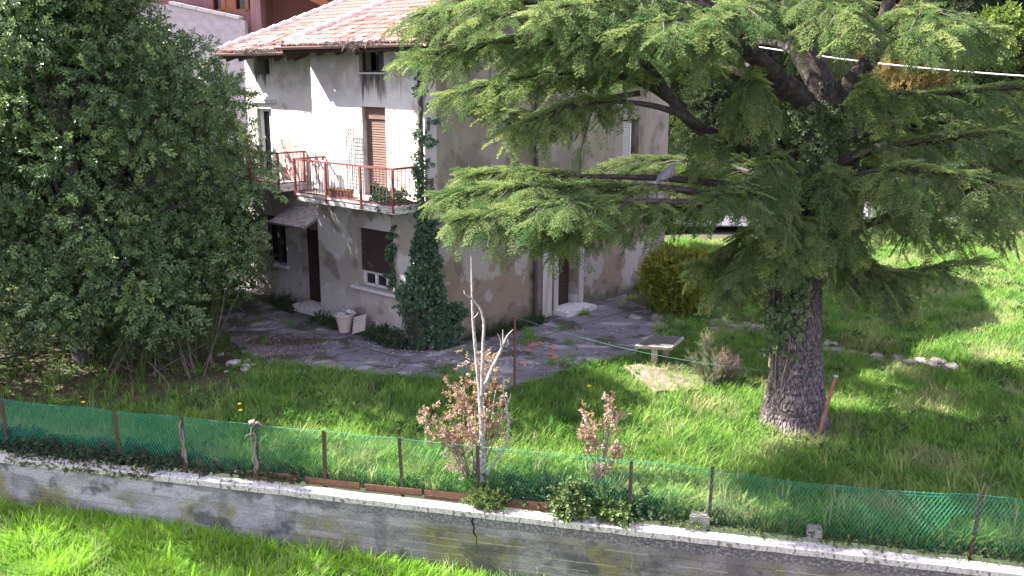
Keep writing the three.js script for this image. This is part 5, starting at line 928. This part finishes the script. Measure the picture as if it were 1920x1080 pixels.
{
  const a = thing('rusty_post', 'upright rusty angle iron post at the edge of the courtyard', 'post', rod1), h = rod1t.y - rod1.y;
  part('angle_iron', merge([bx(0.05, h + 0.1, 0.006, 0, h / 2 - 0.05, 0.022), bx(0.006, h + 0.1, 0.05, -0.022, h / 2 - 0.05, 0)]), rustRod, a);
  const b = thing('rusty_post', 'leaning reddish rusty post at the foot of the cedar', 'post', rod2b), d = rod2t.clone().sub(rod2b);
  part('pipe', tube([d.clone().multiplyScalar(-0.1), d], [0.036, 0.032], 10), std(0xffffff, 0.85, { map: tex(64, 128, (u, v) => lerp3([0.34, 0.15, 0.10], [0.16, 0.09, 0.08], cl(0.4 + 1.6 * fbm(u * 4, v * 7, 2, 4))), true) }), b);
  part('cap', new THREE.CylinderGeometry(0.04, 0.04, 0.02, 10).translate(d.x, d.y, d.z), std(rgb(0.45, 0.45, 0.5), 0.5), b);
  const L = thing('garden_line', 'green plastic covered line from the upright rusty post to the leaning one', 'wire', rod1t), e = rod2t.clone().sub(rod1t).add(V(-0.02, -0.02, 0)); const P = []; for (let i = 0; i <= 12; i++) { const k = i / 12; P.push(e.clone().multiplyScalar(k).add(V(0, -0.24 * Math.sin(k * Math.PI) * (1 - 0.2 * k), 0))); }
  part('line', tube(P, [0.0045, 0.0045], 5), std(rgb(0.07, 0.2, 0.16), 0.5), L);
}
// ---------------------------------------------------------------- stone table, slab, stones, shards, blocks
const stoneMat = (a, b, f = 8) => std(0xffffff, 0.95, { map: tex(256, 256, (u, v) => { const k = cl(0.5 + 1.3 * fbm(u * f, v * f, 3, 5)); return lerp3(a, b, k); }, true), bumpMap: plBump, bumpScale: 0.02 });
{
  const p = onGround(1226, 694), t = thing('stone_table', 'low weathered stone table on two legs at the courtyard edge', 'table', p, -0.16);
  const m = stoneMat([0.24, 0.22, 0.20], [0.46, 0.42, 0.38]), top = stoneMat([0.05, 0.048, 0.045], [0.16, 0.15, 0.14], 12);
  const s = new THREE.Shape(); [[-0.4, 0.0], [0.34, 0.03], [0.6, -0.82], [-0.05, -0.88]].forEach(([x, z], i) => i ? s.lineTo(x, -z) : s.moveTo(x, -z)); s.closePath();
  const g = new THREE.ExtrudeGeometry(s, { depth: 0.045, bevelEnabled: true, bevelSize: 0.012, bevelThickness: 0.012, bevelSegments: 2 }).rotateX(-Math.PI / 2).translate(0, 0.5, 0.1);
  part('table_top', g, m, t); const dirt = new THREE.ExtrudeGeometry(s, { depth: 0.006, bevelEnabled: false }).rotateX(-Math.PI / 2).scale(0.93, 1, 0.93).translate(0.01, 0.5585, 0.07); part('dirt_layer', dirt, top, t);
  part('leg', merge([bx(0.13, 0.44, 0.1, 0, 0.26, 0), bx(0.26, 0.05, 0.2, 0, 0.02, 0), bx(0.18, 0.05, 0.14, 0, 0.065, 0)]), m, t); part('leg', merge([bx(0.13, 0.48, 0.1, 0.24, 0.24, -0.5), bx(0.24, 0.05, 0.2, 0.24, 0.0, -0.5)]), m, t);
  const q = onGround(1252, 745), d = thing('concrete_slab', 'sunken pinkish concrete slab in front of the stone table', 'slab', V(q.x, q.y - 0.02, q.z)), pts = [[1172, 698], [1200, 694], [1262, 706], [1330, 708], [1312, 742], [1230, 745]].map(([x, y]) => onGround(x, y)), sh = new THREE.Shape(); pts.forEach((w, i) => i ? sh.lineTo(w.x - q.x, -(w.z - q.z)) : sh.moveTo(w.x - q.x, -(w.z - q.z))); sh.closePath();
  part('slab', new THREE.ExtrudeGeometry(sh, { depth: 0.14, bevelEnabled: true, bevelSize: 0.015, bevelThickness: 0.012, bevelSegments: 2 }).rotateX(-Math.PI / 2).translate(0, 0.0, 0), stoneMat([0.13, 0.09, 0.08], [0.24, 0.185, 0.165], 6), d);
  reseed(640); const w0 = onGround(1250, 704), w1 = onGround(1310, 712); clump('weed_clump', 'pale succulent weeds growing over the rear of the concrete slab', 'weeds', [w0.setY(w0.y + 0.1), w1.setY(w1.y + 0.1)], 260, rgb(0.13, 0.16, 0.08), rgb(0.28, 0.32, 0.18), 0.6, twigSmall, 0.1);
}
const rockGeos = [1, 2, 3, 4].map((s) => { const g = new THREE.IcosahedronGeometry(1, 3), P = g.attributes.position; for (let i = 0; i < P.count; i++) { const v = V(P.getX(i), P.getY(i), P.getZ(i)); let k = 1 + 0.35 * noi(v.x * 1.1 + s * 9, v.y * 1.1, v.z * 1.1) + 0.12 * noi(v.x * 3 + s, v.y * 3, v.z * 3); v.multiplyScalar(k); const q = 0.62; v.x = Math.sign(v.x) * Math.min(Math.abs(v.x), q + 0.1 * s % 0.3 + 0.15); v.y = Math.sign(v.y) * Math.min(Math.abs(v.y), q); P.setXYZ(i, v.x, v.y, v.z); } g.computeVertexNormals(); return g; });
const rockMats = [stoneMat([0.22, 0.21, 0.21], [0.42, 0.40, 0.39], 5), stoneMat([0.36, 0.35, 0.35], [0.60, 0.58, 0.57], 5), stoneMat([0.15, 0.13, 0.12], [0.30, 0.27, 0.25], 5)];
function rock(p, s, k, m, label, group) { const g = tag(part('stone', rockGeos[k % 4], rockMats[m], scene), label, 'stone', group); g.position.copy(p).add(V(0, s * 0.25, 0)); g.scale.set(s * rr(0.9, 1.25), s * rr(0.55, 0.8), s * rr(0.8, 1.1)); g.rotation.set(rr(-0.2, 0.2), rr(0, 6), rr(-0.2, 0.2)); return g; }
reseed(650);
[[438, 684, 0.15, 'largest of the pale stones in the grass edge left of the courtyard'], [463, 692, 0.14, 'pale rounded stone in front of and right of the largest one by the grass'], [463, 680, 0.09, 'small whitish pointed stone right of the largest pale one'], [412, 666, 0.09, 'small stone left of and behind the largest pale stone'], [424, 698, 0.06, 'tiny white stone below the largest pale stone'], [476, 688, 0.08, 'greyish stone at the right end of the pale stones']].forEach(([x, y, s, l], i) => rock(onGround(x, y), s, i, 1, l));
const rowA = [[1192, 600], [1215, 590], [1232, 603], [1255, 598], [1275, 610], [1300, 600], [1322, 606], [1345, 612], [1362, 608], [1378, 618], [1400, 612], [1420, 618], [1240, 615], [1335, 624], [1365, 628]];
rowA.forEach(([x, y], i) => rock(onGround(x, y), rr(0.12, 0.22), i, 2 - (i % 5 === 0 ? 2 : 0), 'rough stone of the broken edging between the round bush and the cedar', 'stones between the bush and the cedar'));
const rowB = [[1556, 648], [1575, 660], [1598, 664], [1620, 668], [1645, 672], [1662, 680], [1685, 676], [1706, 684], [1728, 678], [1745, 688], [1762, 684], [1560, 664], [1690, 690], [1735, 696], [1640, 682], [1782, 692]];
rowB.forEach(([x, y], i) => rock(onGround(x, y), rr(0.11, 0.2), i + 1, i % 4 === 0 ? 0 : 2, 'earthy stone of the low row on the lawn right of the cedar', 'stones of the row right of the cedar'));
[[1152, 536], [1166, 530], [1160, 545], [1140, 548], [1175, 540]].forEach(([x, y], i) => rock(onGround(x, y), rr(0.14, 0.24), i, 1, 'whitish rubble stone heaped beside the side door and the round bush', 'rubble beside the side door'));
{
  const p = onGround(1186, 530), g = thing('white_tub', 'white rounded tub lying between the rubble and the round bush', 'tub', p, 0.4);
  part('tub_body', new THREE.LatheGeometry([[0.001, 0], [0.2, 0.0], [0.23, 0.06], [0.26, 0.24], [0.29, 0.25], [0.29, 0.27], [0.25, 0.27], [0.2, 0.04]].map(([a, b]) => new THREE.Vector2(a, b)), 20).rotateZ(0.5), std(rgb(0.6, 0.6, 0.62), 0.6, { side: THREE.DoubleSide }), g);
}
{ // tile shards on the pavement
  const sm = std(rgb(0.36, 0.17, 0.135), 0.9);
  [[998, 653, 'leftmost of the shards behind the others'], [1037, 660, 'upper right piece of the group'], [1033, 672, 'large middle piece of the group'], [1041, 677, 'nearest piece under the middle one'], [981, 689, 'single piece beside the rusty post'], [1015, 651, 'thin piece at the back'], [990, 664, 'little piece between post and group']].forEach(([x, y, l], i) => {
    const p = onGround(x, y), s = new THREE.Shape(); reseed(660 + i); for (let k = 0; k < 6; k++) { const a = k / 6 * 6.283 + rr(-0.3, 0.3), r = rr(0.05, 0.10) * (i % 3 ? 0.9 : 1.2); k ? s.lineTo(Math.cos(a) * r * 1.5, Math.sin(a) * r) : s.moveTo(Math.cos(a) * r * 1.5, Math.sin(a) * r); } s.closePath();
    const g = part('tile_shard', new THREE.ExtrudeGeometry(s, { depth: 0.015, bevelEnabled: true, bevelSize: 0.003, bevelThickness: 0.003, bevelSegments: 1 }).rotateX(-Math.PI / 2), sm, scene); g.position.set(p.x, paveY + 0.012, p.z); g.rotation.set(rr(-0.1, 0.1), rr(0, 6), rr(-0.1, 0.1)); tag(g, 'broken terracotta tile shard on the courtyard, ' + l, 'tile shard');
  });
  reseed(670); const out = []; for (let i = 0; i < 900; i++) { const x = rr(-8, 3), z = rr(-23, -18.2); if (!onPave(x, z) || noi(x * 0.9, z * 0.9, 3) < -0.1) continue; const b = V(x, paveY + 0.01, z), s = rr(0.008, 0.03); for (const f of [bx(s, s * 0.6, s * 0.8, x, paveY + 0.012, z, rr(0, 3))]) out.push(f); }
  tag(part('rubble_crumbs', out, std(rgb(0.5, 0.47, 0.46), 0.95), scene, 'stuff'), 'pale plaster crumbs scattered over the courtyard concrete', 'rubble', null, 'stuff');
}
for (const [x, l, s] of [[2.86, 'grey concrete block on the coping left of the fence post', 0.3], [4.48, 'mossy concrete block half buried in grass behind the coping', 0.22]]) {
  const g = thing('concrete_block', l, 'block', V(x, -0.74, wallZ(x) - 0.36), -0.22); part('block', mergeGeometries([bx(s, 0.19, 0.16, 0, 0.09, 0), bx(s * 0.9, 0.02, 0.13, 0, 0.194, 0)]), stoneMat([0.20, 0.19, 0.18], [0.36, 0.35, 0.33]), g);
}
// dandelions
{
  const pm = std(rgb(0.75, 0.6, 0.01), 0.8), sm = std(rgb(0.12, 0.2, 0.05), 0.9);
  [[1103, 752, 'on the shaded bank above the red leaved shrub'], [450, 786, 'just above the fence wire at the left'], [452, 798, 'at the fence wire, lower of two'], [158, 782, 'behind the shaded left stretch of fence'], [920, 872, 'beside the sapling trunk behind the fence']].forEach(([x, y, l]) => {
    const p = onGround(x, y), g = thing('dandelion', 'yellow dandelion flower ' + l, 'flower', p); part('stem', tube([V(0, 0, 0), V(0.01, 0.3, 0)], [0.006, 0.005], 4), sm, g); const f = new THREE.SphereGeometry(0.04, 10, 6); f.scale(1, 0.5, 1); part('flower_head', f.translate(0.01, 0.31, 0), pm, g);
  });
}

// ---------------------------------------------------------------- beyond the garden: lane, far fence, hillside
{
  const g = sheet(80, 8, (s, t) => [mix(2.5, 60, s), mix(-33.2, -38.4, t) - 0.05 * mix(2.5, 60, s)], (x, z) => 0.62 + 0.004 * x);
  tag(part('lane', g, std(0xffffff, 0.95, { map: (() => { const t = tex(256, 256, (u, v) => { const k = 0.10 + 0.05 * fbm(u * 20, v * 20, 3, 4); return [k, k * 0.97, k * 1.1]; }, true); t.repeat.set(0.2, 0.2); return t; })() }), scene), 'grey asphalt lane behind the house and lawn', 'road', null, 'structure');
}
{ // far low wall with rail and palings, gate, grey cabinet wall
  const y0 = 0.42, Zf = (x) => -32.4 - 0.02 * x, w = thing('far_fence', 'low pale topped wall with dark palings along the lane behind the lawn', 'fence'), X0 = 14.1, X1 = 25;
  const len = X1 - X0, an = Math.atan(0.02);
  part('base_wall', bx(len, 0.5, 0.2, (X0 + X1) / 2, y0 + 0.25, Zf((X0 + X1) / 2), an), stoneMat([0.12, 0.10, 0.10], [0.24, 0.2, 0.19]), w);
  part('coping', bx(len, 0.07, 0.28, (X0 + X1) / 2, y0 + 0.536, Zf((X0 + X1) / 2), an), stoneMat([0.2, 0.19, 0.18], [0.4, 0.38, 0.36]), w);
  const dm = std(rgb(0.06, 0.045, 0.05), 0.7), pg = new THREE.BoxGeometry(0.03, 1.05, 0.03);
  for (let x = X0 + 0.1; x < 19.5; x += 0.14) { const p = part('paling', pg, dm, w); p.position.set(x, y0 + 1.1, Zf(x)); }
  part('rail', merge([bx(len, 0.04, 0.04, (X0 + X1) / 2, y0 + 1.55, Zf((X0 + X1) / 2), an), bx(len, 0.04, 0.04, (X0 + X1) / 2, y0 + 0.72, Zf((X0 + X1) / 2), an)]), dm, w);
  reseed(700); const st = []; for (let x = X0; x < 22; x += 0.11) st.push(tube([V(x, y0 - 0.1, Zf(x) + 0.25), V(x + rr(-0.1, 0.1), y0 + rr(0.2, 0.5), Zf(x) + 0.2 + rr(-0.1, 0.2))], [0.012, 0.005], 3)); part('dry_stems', st, std(rgb(0.28, 0.2, 0.16), 1), w, 'stuff');
  const q = at(1592, 452, -32.6), gp = thing('gate_post', 'dark square gate post with a strip of iron gate at the lane', 'gate', V(q.x, 0.4, q.z)); part('pillar', bx(0.36, 1.35, 0.3, 0.1, 0.65, 0), std(rgb(0.05, 0.035, 0.05), 0.8), gp); for (let i = 0; i < 6; i++) part('bar', bx(0.03, 1.1, 0.03, -0.18 - i * 0.09, 0.65, 0.02), dm, gp); part('kick_plate', bx(0.5, 0.26, 0.04, -0.42, 0.34, 0.06), whitePaint, gp);
  const c = at(1655, 440, -33), cw = thing('cabinet_wall', 'grey rendered meter wall with pale top beside the far gate', 'wall', V(c.x, 0.3, c.z)); part('wall', merge([bx(1.5, 1.4, 0.4, 0.1, 0.7, 0)]), stoneMat([0.17, 0.16, 0.2], [0.26, 0.25, 0.3], 4), cw); part('coping', bx(1.3, 0.08, 0.5, 0.05, 1.442, 0), paleStone, cw); part('panel', bx(0.5, 0.8, 0.04, -0.3, 0.7, 0.23), std(rgb(0.4, 0.4, 0.45), 0.7), cw);
  const pl = at(1745, 440, -33.5), po = thing('wooden_pole', 'brown wooden pole standing at the far fence', 'pole', V(pl.x, 0.4, pl.z)); part('shaft', tube([V(0, 0, 0), V(0.02, 2.2, 0), V(0.05, 4.2, 0)], [0.17, 0.15, 0.13], 9), std(rgb(0.065, 0.045, 0.042), 0.95), po);
  const lw = at(1300, 425, -36.5), L = thing('lane_wall', 'sunlit low pinkish wall on the far side of the lane', 'wall', V(lw.x, 0.6, lw.z), -0.1); part('wall', bx(3.4, 0.5, 0.3, 0, 0.2, 0), stoneMat([0.2, 0.15, 0.13], [0.36, 0.28, 0.26]), L); part('coping', bx(3.5, 0.06, 0.36, 0, 0.482, 0), stoneMat([0.2, 0.19, 0.18], [0.4, 0.38, 0.36]), L);
}
// red house beyond the old one
{
  const t = thing('red_house', 'dark red rendered house with wood framed window behind the old roof', 'house', V(-12.42, 0, -36), -0.12), S = 0.0205; // metres per picture pixel there
  const red = stoneMat([0.20, 0.095, 0.10], [0.26, 0.13, 0.135], 3), maroon = stoneMat([0.135, 0.055, 0.06], [0.17, 0.075, 0.08], 3), wood = std(0xffffff, 0.7, { map: tex(64, 128, (u, v) => { const k = 0.8 + 0.5 * fbm(u * 12, v * 3, 2, 3); return [0.34 * k, 0.12 * k, 0.06 * k]; }, true) });
  const X = (px) => (px - 317) * S, Y = (py) => 6.05 + (136 - py) * S * 0.985;
  const s = walling([[-3, 3], [X(488), 3], [X(488), 11], [-3, 11]], [[X(396), X(468), Y(36), Y(-60)]], 0.4).translate(0, 0, -0.4); part('wall', s, red, t);
  part('wall', bx(6, 9, 0.4, X(488) + 3.0, 6.6, -1.4), maroon, t); part('corner_pier', bx(X(488) - X(470), 8, 0.08, (X(488) + X(470)) / 2, 7, 0.042), stoneMat([0.30, 0.16, 0.18], [0.36, 0.2, 0.22], 3), t); part('wall', bx(0.4, 8, 1.2, X(488) - 0.202, 7, -1.0), maroon, t);
  const w = new THREE.Group(); w.name = 'window'; t.add(w);
  part('frame', merge([bx(0.16, 2.2, 0.14, X(419), Y(-10), -0.08), bx(0.42, 2.2, 0.1, X(431), Y(-10), -0.1), bx(0.12, 2.2, 0.14, X(462), Y(-10), -0.08), bx(0.1, 2.2, 0.14, X(398), Y(-10), -0.08), bx(1.5, 0.12, 0.14, X(432), Y(34), -0.08)]), wood, w); part('pane', bx(1.6, 2.4, 0.02, X(432), Y(-12), -0.25), glassDark, w);
  const c = new THREE.Group(); c.name = 'parapet'; t.add(c); reseed(9);
  part('parapet_wall', walling([[-3, 2], [X(470), 2], [X(470), Y(52)], [X(345), Y(26)], [-3, Y(10)]], [], 0.25).translate(0, 0, 0.45), stoneMat([0.38, 0.33, 0.36], [0.50, 0.45, 0.48], 4), c);
  for (let i = 0; i < 5; i++) { const px = 350 + i * 25, b = part('coping_slab', bx(0.5, 0.11, 0.4, 0, 0, 0), paleStone, c); b.position.set(X(px), Y(24 + i * 5.3), 0.58); b.rotation.z = -0.2 + (i % 2) * 0.02; }
  const r = part('roof', merge([bx(5.5, 0.12, 3.2, X(590), Y(2), -0.3, 0, 0.0, -0.42)]), woodDark, t); part('barge_board', bx(4.6, 0.22, 0.08, X(572), Y(4), 1.35, 0, 0, -0.42), wood, t);
}
// hillside trees and bushes
const simpleTwig = [1, 2].map((s) => twigGeo(14, 0.42, 0.2, 0.1, 1, 90 + s));
const conTwig = [1, 2].map((s) => twigGeo(26, 0.6, 0.18, 0.03, 0.7, 95 + s));
function farTree(name, label, px, py, z, w, h, cA, cB, n, geos, o = {}) {
  const p = at(px, py, z), b = V(p.x, o.y ?? ground(p.x, p.z), p.z), t = thing(name, label, o.cat ?? 'tree', b, 0, o.group), sc = new Scatter();
  part('trunk', tube([V(0, 0, 0), V(0.05, h * 0.5, 0), V(0, h * 0.9, 0)], [0.05 * h * 0.6, 0.015 * h], 6), barkMat, t);
  for (let i = 0; i < n; i++) {
    const u = Math.pow(R(), 0.8), d = rndDir(), prof = o.shape === 'column' ? Math.sqrt(cl(1.02 - Math.pow(2 * u - 1, 4))) * (1 - 0.3 * u) : o.shape === 'cone' ? 1.05 - u : Math.sqrt(cl(1 - Math.pow(2 * u - 0.95, 2)));
    const a = rr(0, 6.283), q = Math.pow(R(), 0.35) * prof * (1 + 0.25 * noi(Math.cos(a) * 2, u * 6, Math.sin(a) * 2 + px)), y = h * (o.low ?? 0.08) + u * h * (1 - (o.low ?? 0.08)), out = V(Math.cos(a), 0, Math.sin(a));
    sc.add(V(out.x * q * w / 2, y, out.z * q * w / 2), basis(out.multiplyScalar(0.8).addScaledVector(rndDir(), 0.6).add(V(0, o.dy ?? 0.1, 0)), UP, rr(-0.5, 0.5)), rr(0.7, 1.3) * (o.s ?? 1), cA.clone().lerp(cB, R()).multiplyScalar(rr(0.7, 1.2)));
  }
  sc.build('crown', geos, leafMat(0xffffff, 0.3), t);
}
{
  reseed(720);
  const dk = rgb(0.03, 0.055, 0.022), dg = rgb(0.06, 0.09, 0.03), yl = rgb(0.26, 0.20, 0.06), yl2 = rgb(0.36, 0.29, 0.10), fr = rgb(0.10, 0.17, 0.03), fr2 = rgb(0.22, 0.28, 0.06);
  farTree('golden_conifer', 'clipped golden conifer on the bank seen between the cedar limbs', 1690, 175, -40, 3.4, 4.4, yl, yl2, 1500, conTwig, { shape: 'column', dy: 1, y: 3.6 });
  farTree('dark_conifer', 'dark conifer behind the golden one to the right', 1790, 150, -43, 4, 7, dk, dg, 1500, conTwig, { shape: 'cone' });
  farTree('dark_conifer', 'dark conifer right of the house end', 1330, 300, -39, 3.6, 5.5, dk, dg, 1200, conTwig, { shape: 'cone' });
  farTree('dark_conifer', 'dark conifer left of the cedar fork', 1440, 230, -42, 4, 7.5, dk, dg, 1500, conTwig, { shape: 'cone' });
  farTree('broadleaf_tree', 'fresh green tree at the top right corner on the bank', 1870, 110, -41, 3.4, 5, fr, fr2, 900, simpleTwig, { low: 0.2 });
  farTree('broadleaf_tree', 'fresh green tree beyond the house roof', 1120, 130, -44, 6, 7, fr, fr2, 1300, simpleTwig, { low: 0.15 });
  farTree('broadleaf_tree', 'green tree beyond the right end of the house', 1300, 180, -43, 5, 6, rgb(0.08, 0.13, 0.03), fr2, 1200, simpleTwig, { low: 0.15 });
  farTree('lane_bush', 'dark bush over the lane behind the gate post', 1600, 390, -40, 4, 2.6, dk, dg, 900, simpleTwig, { cat: 'bush' });
  farTree('lane_bush', 'dark bush behind the wooden pole', 1770, 380, -39, 5, 2.8, dk, dg, 1000, simpleTwig, { cat: 'bush' });
  farTree('lane_bush', 'dark bush at the right end of the lane', 1930, 360, -39, 5, 3.2, dk, dg, 1000, simpleTwig, { cat: 'bush' });
  farTree('lane_bush', 'dark bush beside the far end of the house', 1400, 380, -40, 3.4, 2.4, dk, dg, 800, simpleTwig, { cat: 'bush' });
  farTree('dry_bush', 'reddish bare twiggy bush on the bank at the right', 1860, 135, -42, 3, 2.4, rgb(0.24, 0.15, 0.13), rgb(0.34, 0.25, 0.22), 500, conTwig, { cat: 'bush', dy: 1.2 });
  for (let i = 0; i < 11; i++) farTree('bank_tree', 'tree of the dark wood on the bank behind the lane', 1120 + i * 90, 100, -48 - (i % 3) * 3, rr(4, 6), rr(6, 9), dk, rgb(0.10, 0.13, 0.045), 850, simpleTwig, { low: 0.05, group: 'trees of the dark wood on the bank', s: 1.3 });
  for (let i = 0; i < 7; i++) farTree('bank_tree', 'tree of the wood behind the red house', 380 + i * 60, 60, -50 - (i % 2) * 3, rr(4, 6), rr(7, 9), dk, dg, 500, simpleTwig, { low: 0.05, group: 'trees behind the red house', s: 1.4 });
  reseed(727); const HG = new Scatter();
  for (let i = 0; i < 16000; i++) { const x = rr(-22, 34), z = rr(-39, -58); if (noi(x * 0.3, z * 0.3, 9) < -0.2) continue; HG.add(V(x, ground(x, z), z), new THREE.Quaternion().setFromAxisAngle(UP, rr(0, 6.283)), rr(2, 3.2), rgb(0.11, 0.22, 0.03).lerp(rgb(0.3, 0.34, 0.1), R())); }
  HG.build('bank_grass', shortG.slice(0, 1), grassMat, scene); tag(HG.last, 'rough grass on the bank beyond the lane', 'grass', null, 'stuff');
  for (let i = 0; i < 6; i++) farTree('lane_bush', 'dark overgrown bush along the far side of the lane', 1500 + i * 85, 400 - (i % 2) * 15, -39 - (i % 3) * 0.5, rr(3.2, 4.4), rr(2.6, 3.6), dk, dg, 650, simpleTwig, { cat: 'bush', group: 'bushes along the far side of the lane' });
  // stone terrace wall, top right
  const p = at(1885, 75, -45), b = thing('terrace_wall', 'sunlit dry stone terrace wall at the top right corner', 'wall', V(p.x, ground(p.x, p.z) - 0.5, p.z), 0.05); reseed(730);
  for (let r = 0; r < 5; r++) for (let x = -3; x < 3.4;) { const w = rr(0.35, 0.75); const s = part('stone', rockGeos[(r + Math.floor(x * 3 + 9)) % 4], rockMats[r % 2], b); s.position.set(x + w / 2, 0.5 + r * 0.38, 0); s.scale.set(w * 0.62, 0.27, 0.3); s.rotation.set(0, rr(-0.3, 0.3), rr(-0.1, 0.1)); x += w; }
}
{ // service cable
  const a = at(1370, 80, -27), b = at(2000, 148, -23), g = thing('service_cable', 'pale overhead cable crossing behind the right cedar limbs', 'cable', a), d = b.clone().sub(a), P = []; for (let i = 0; i <= 14; i++) { const k = i / 14; P.push(d.clone().multiplyScalar(k).add(V(0, -0.12 * Math.sin(k * Math.PI), 0))); }
  part('cable', tube(P, [0.022, 0.022], 6), std(rgb(0.72, 0.72, 0.78), 0.6), g);
}
renderer.render(scene, camera);
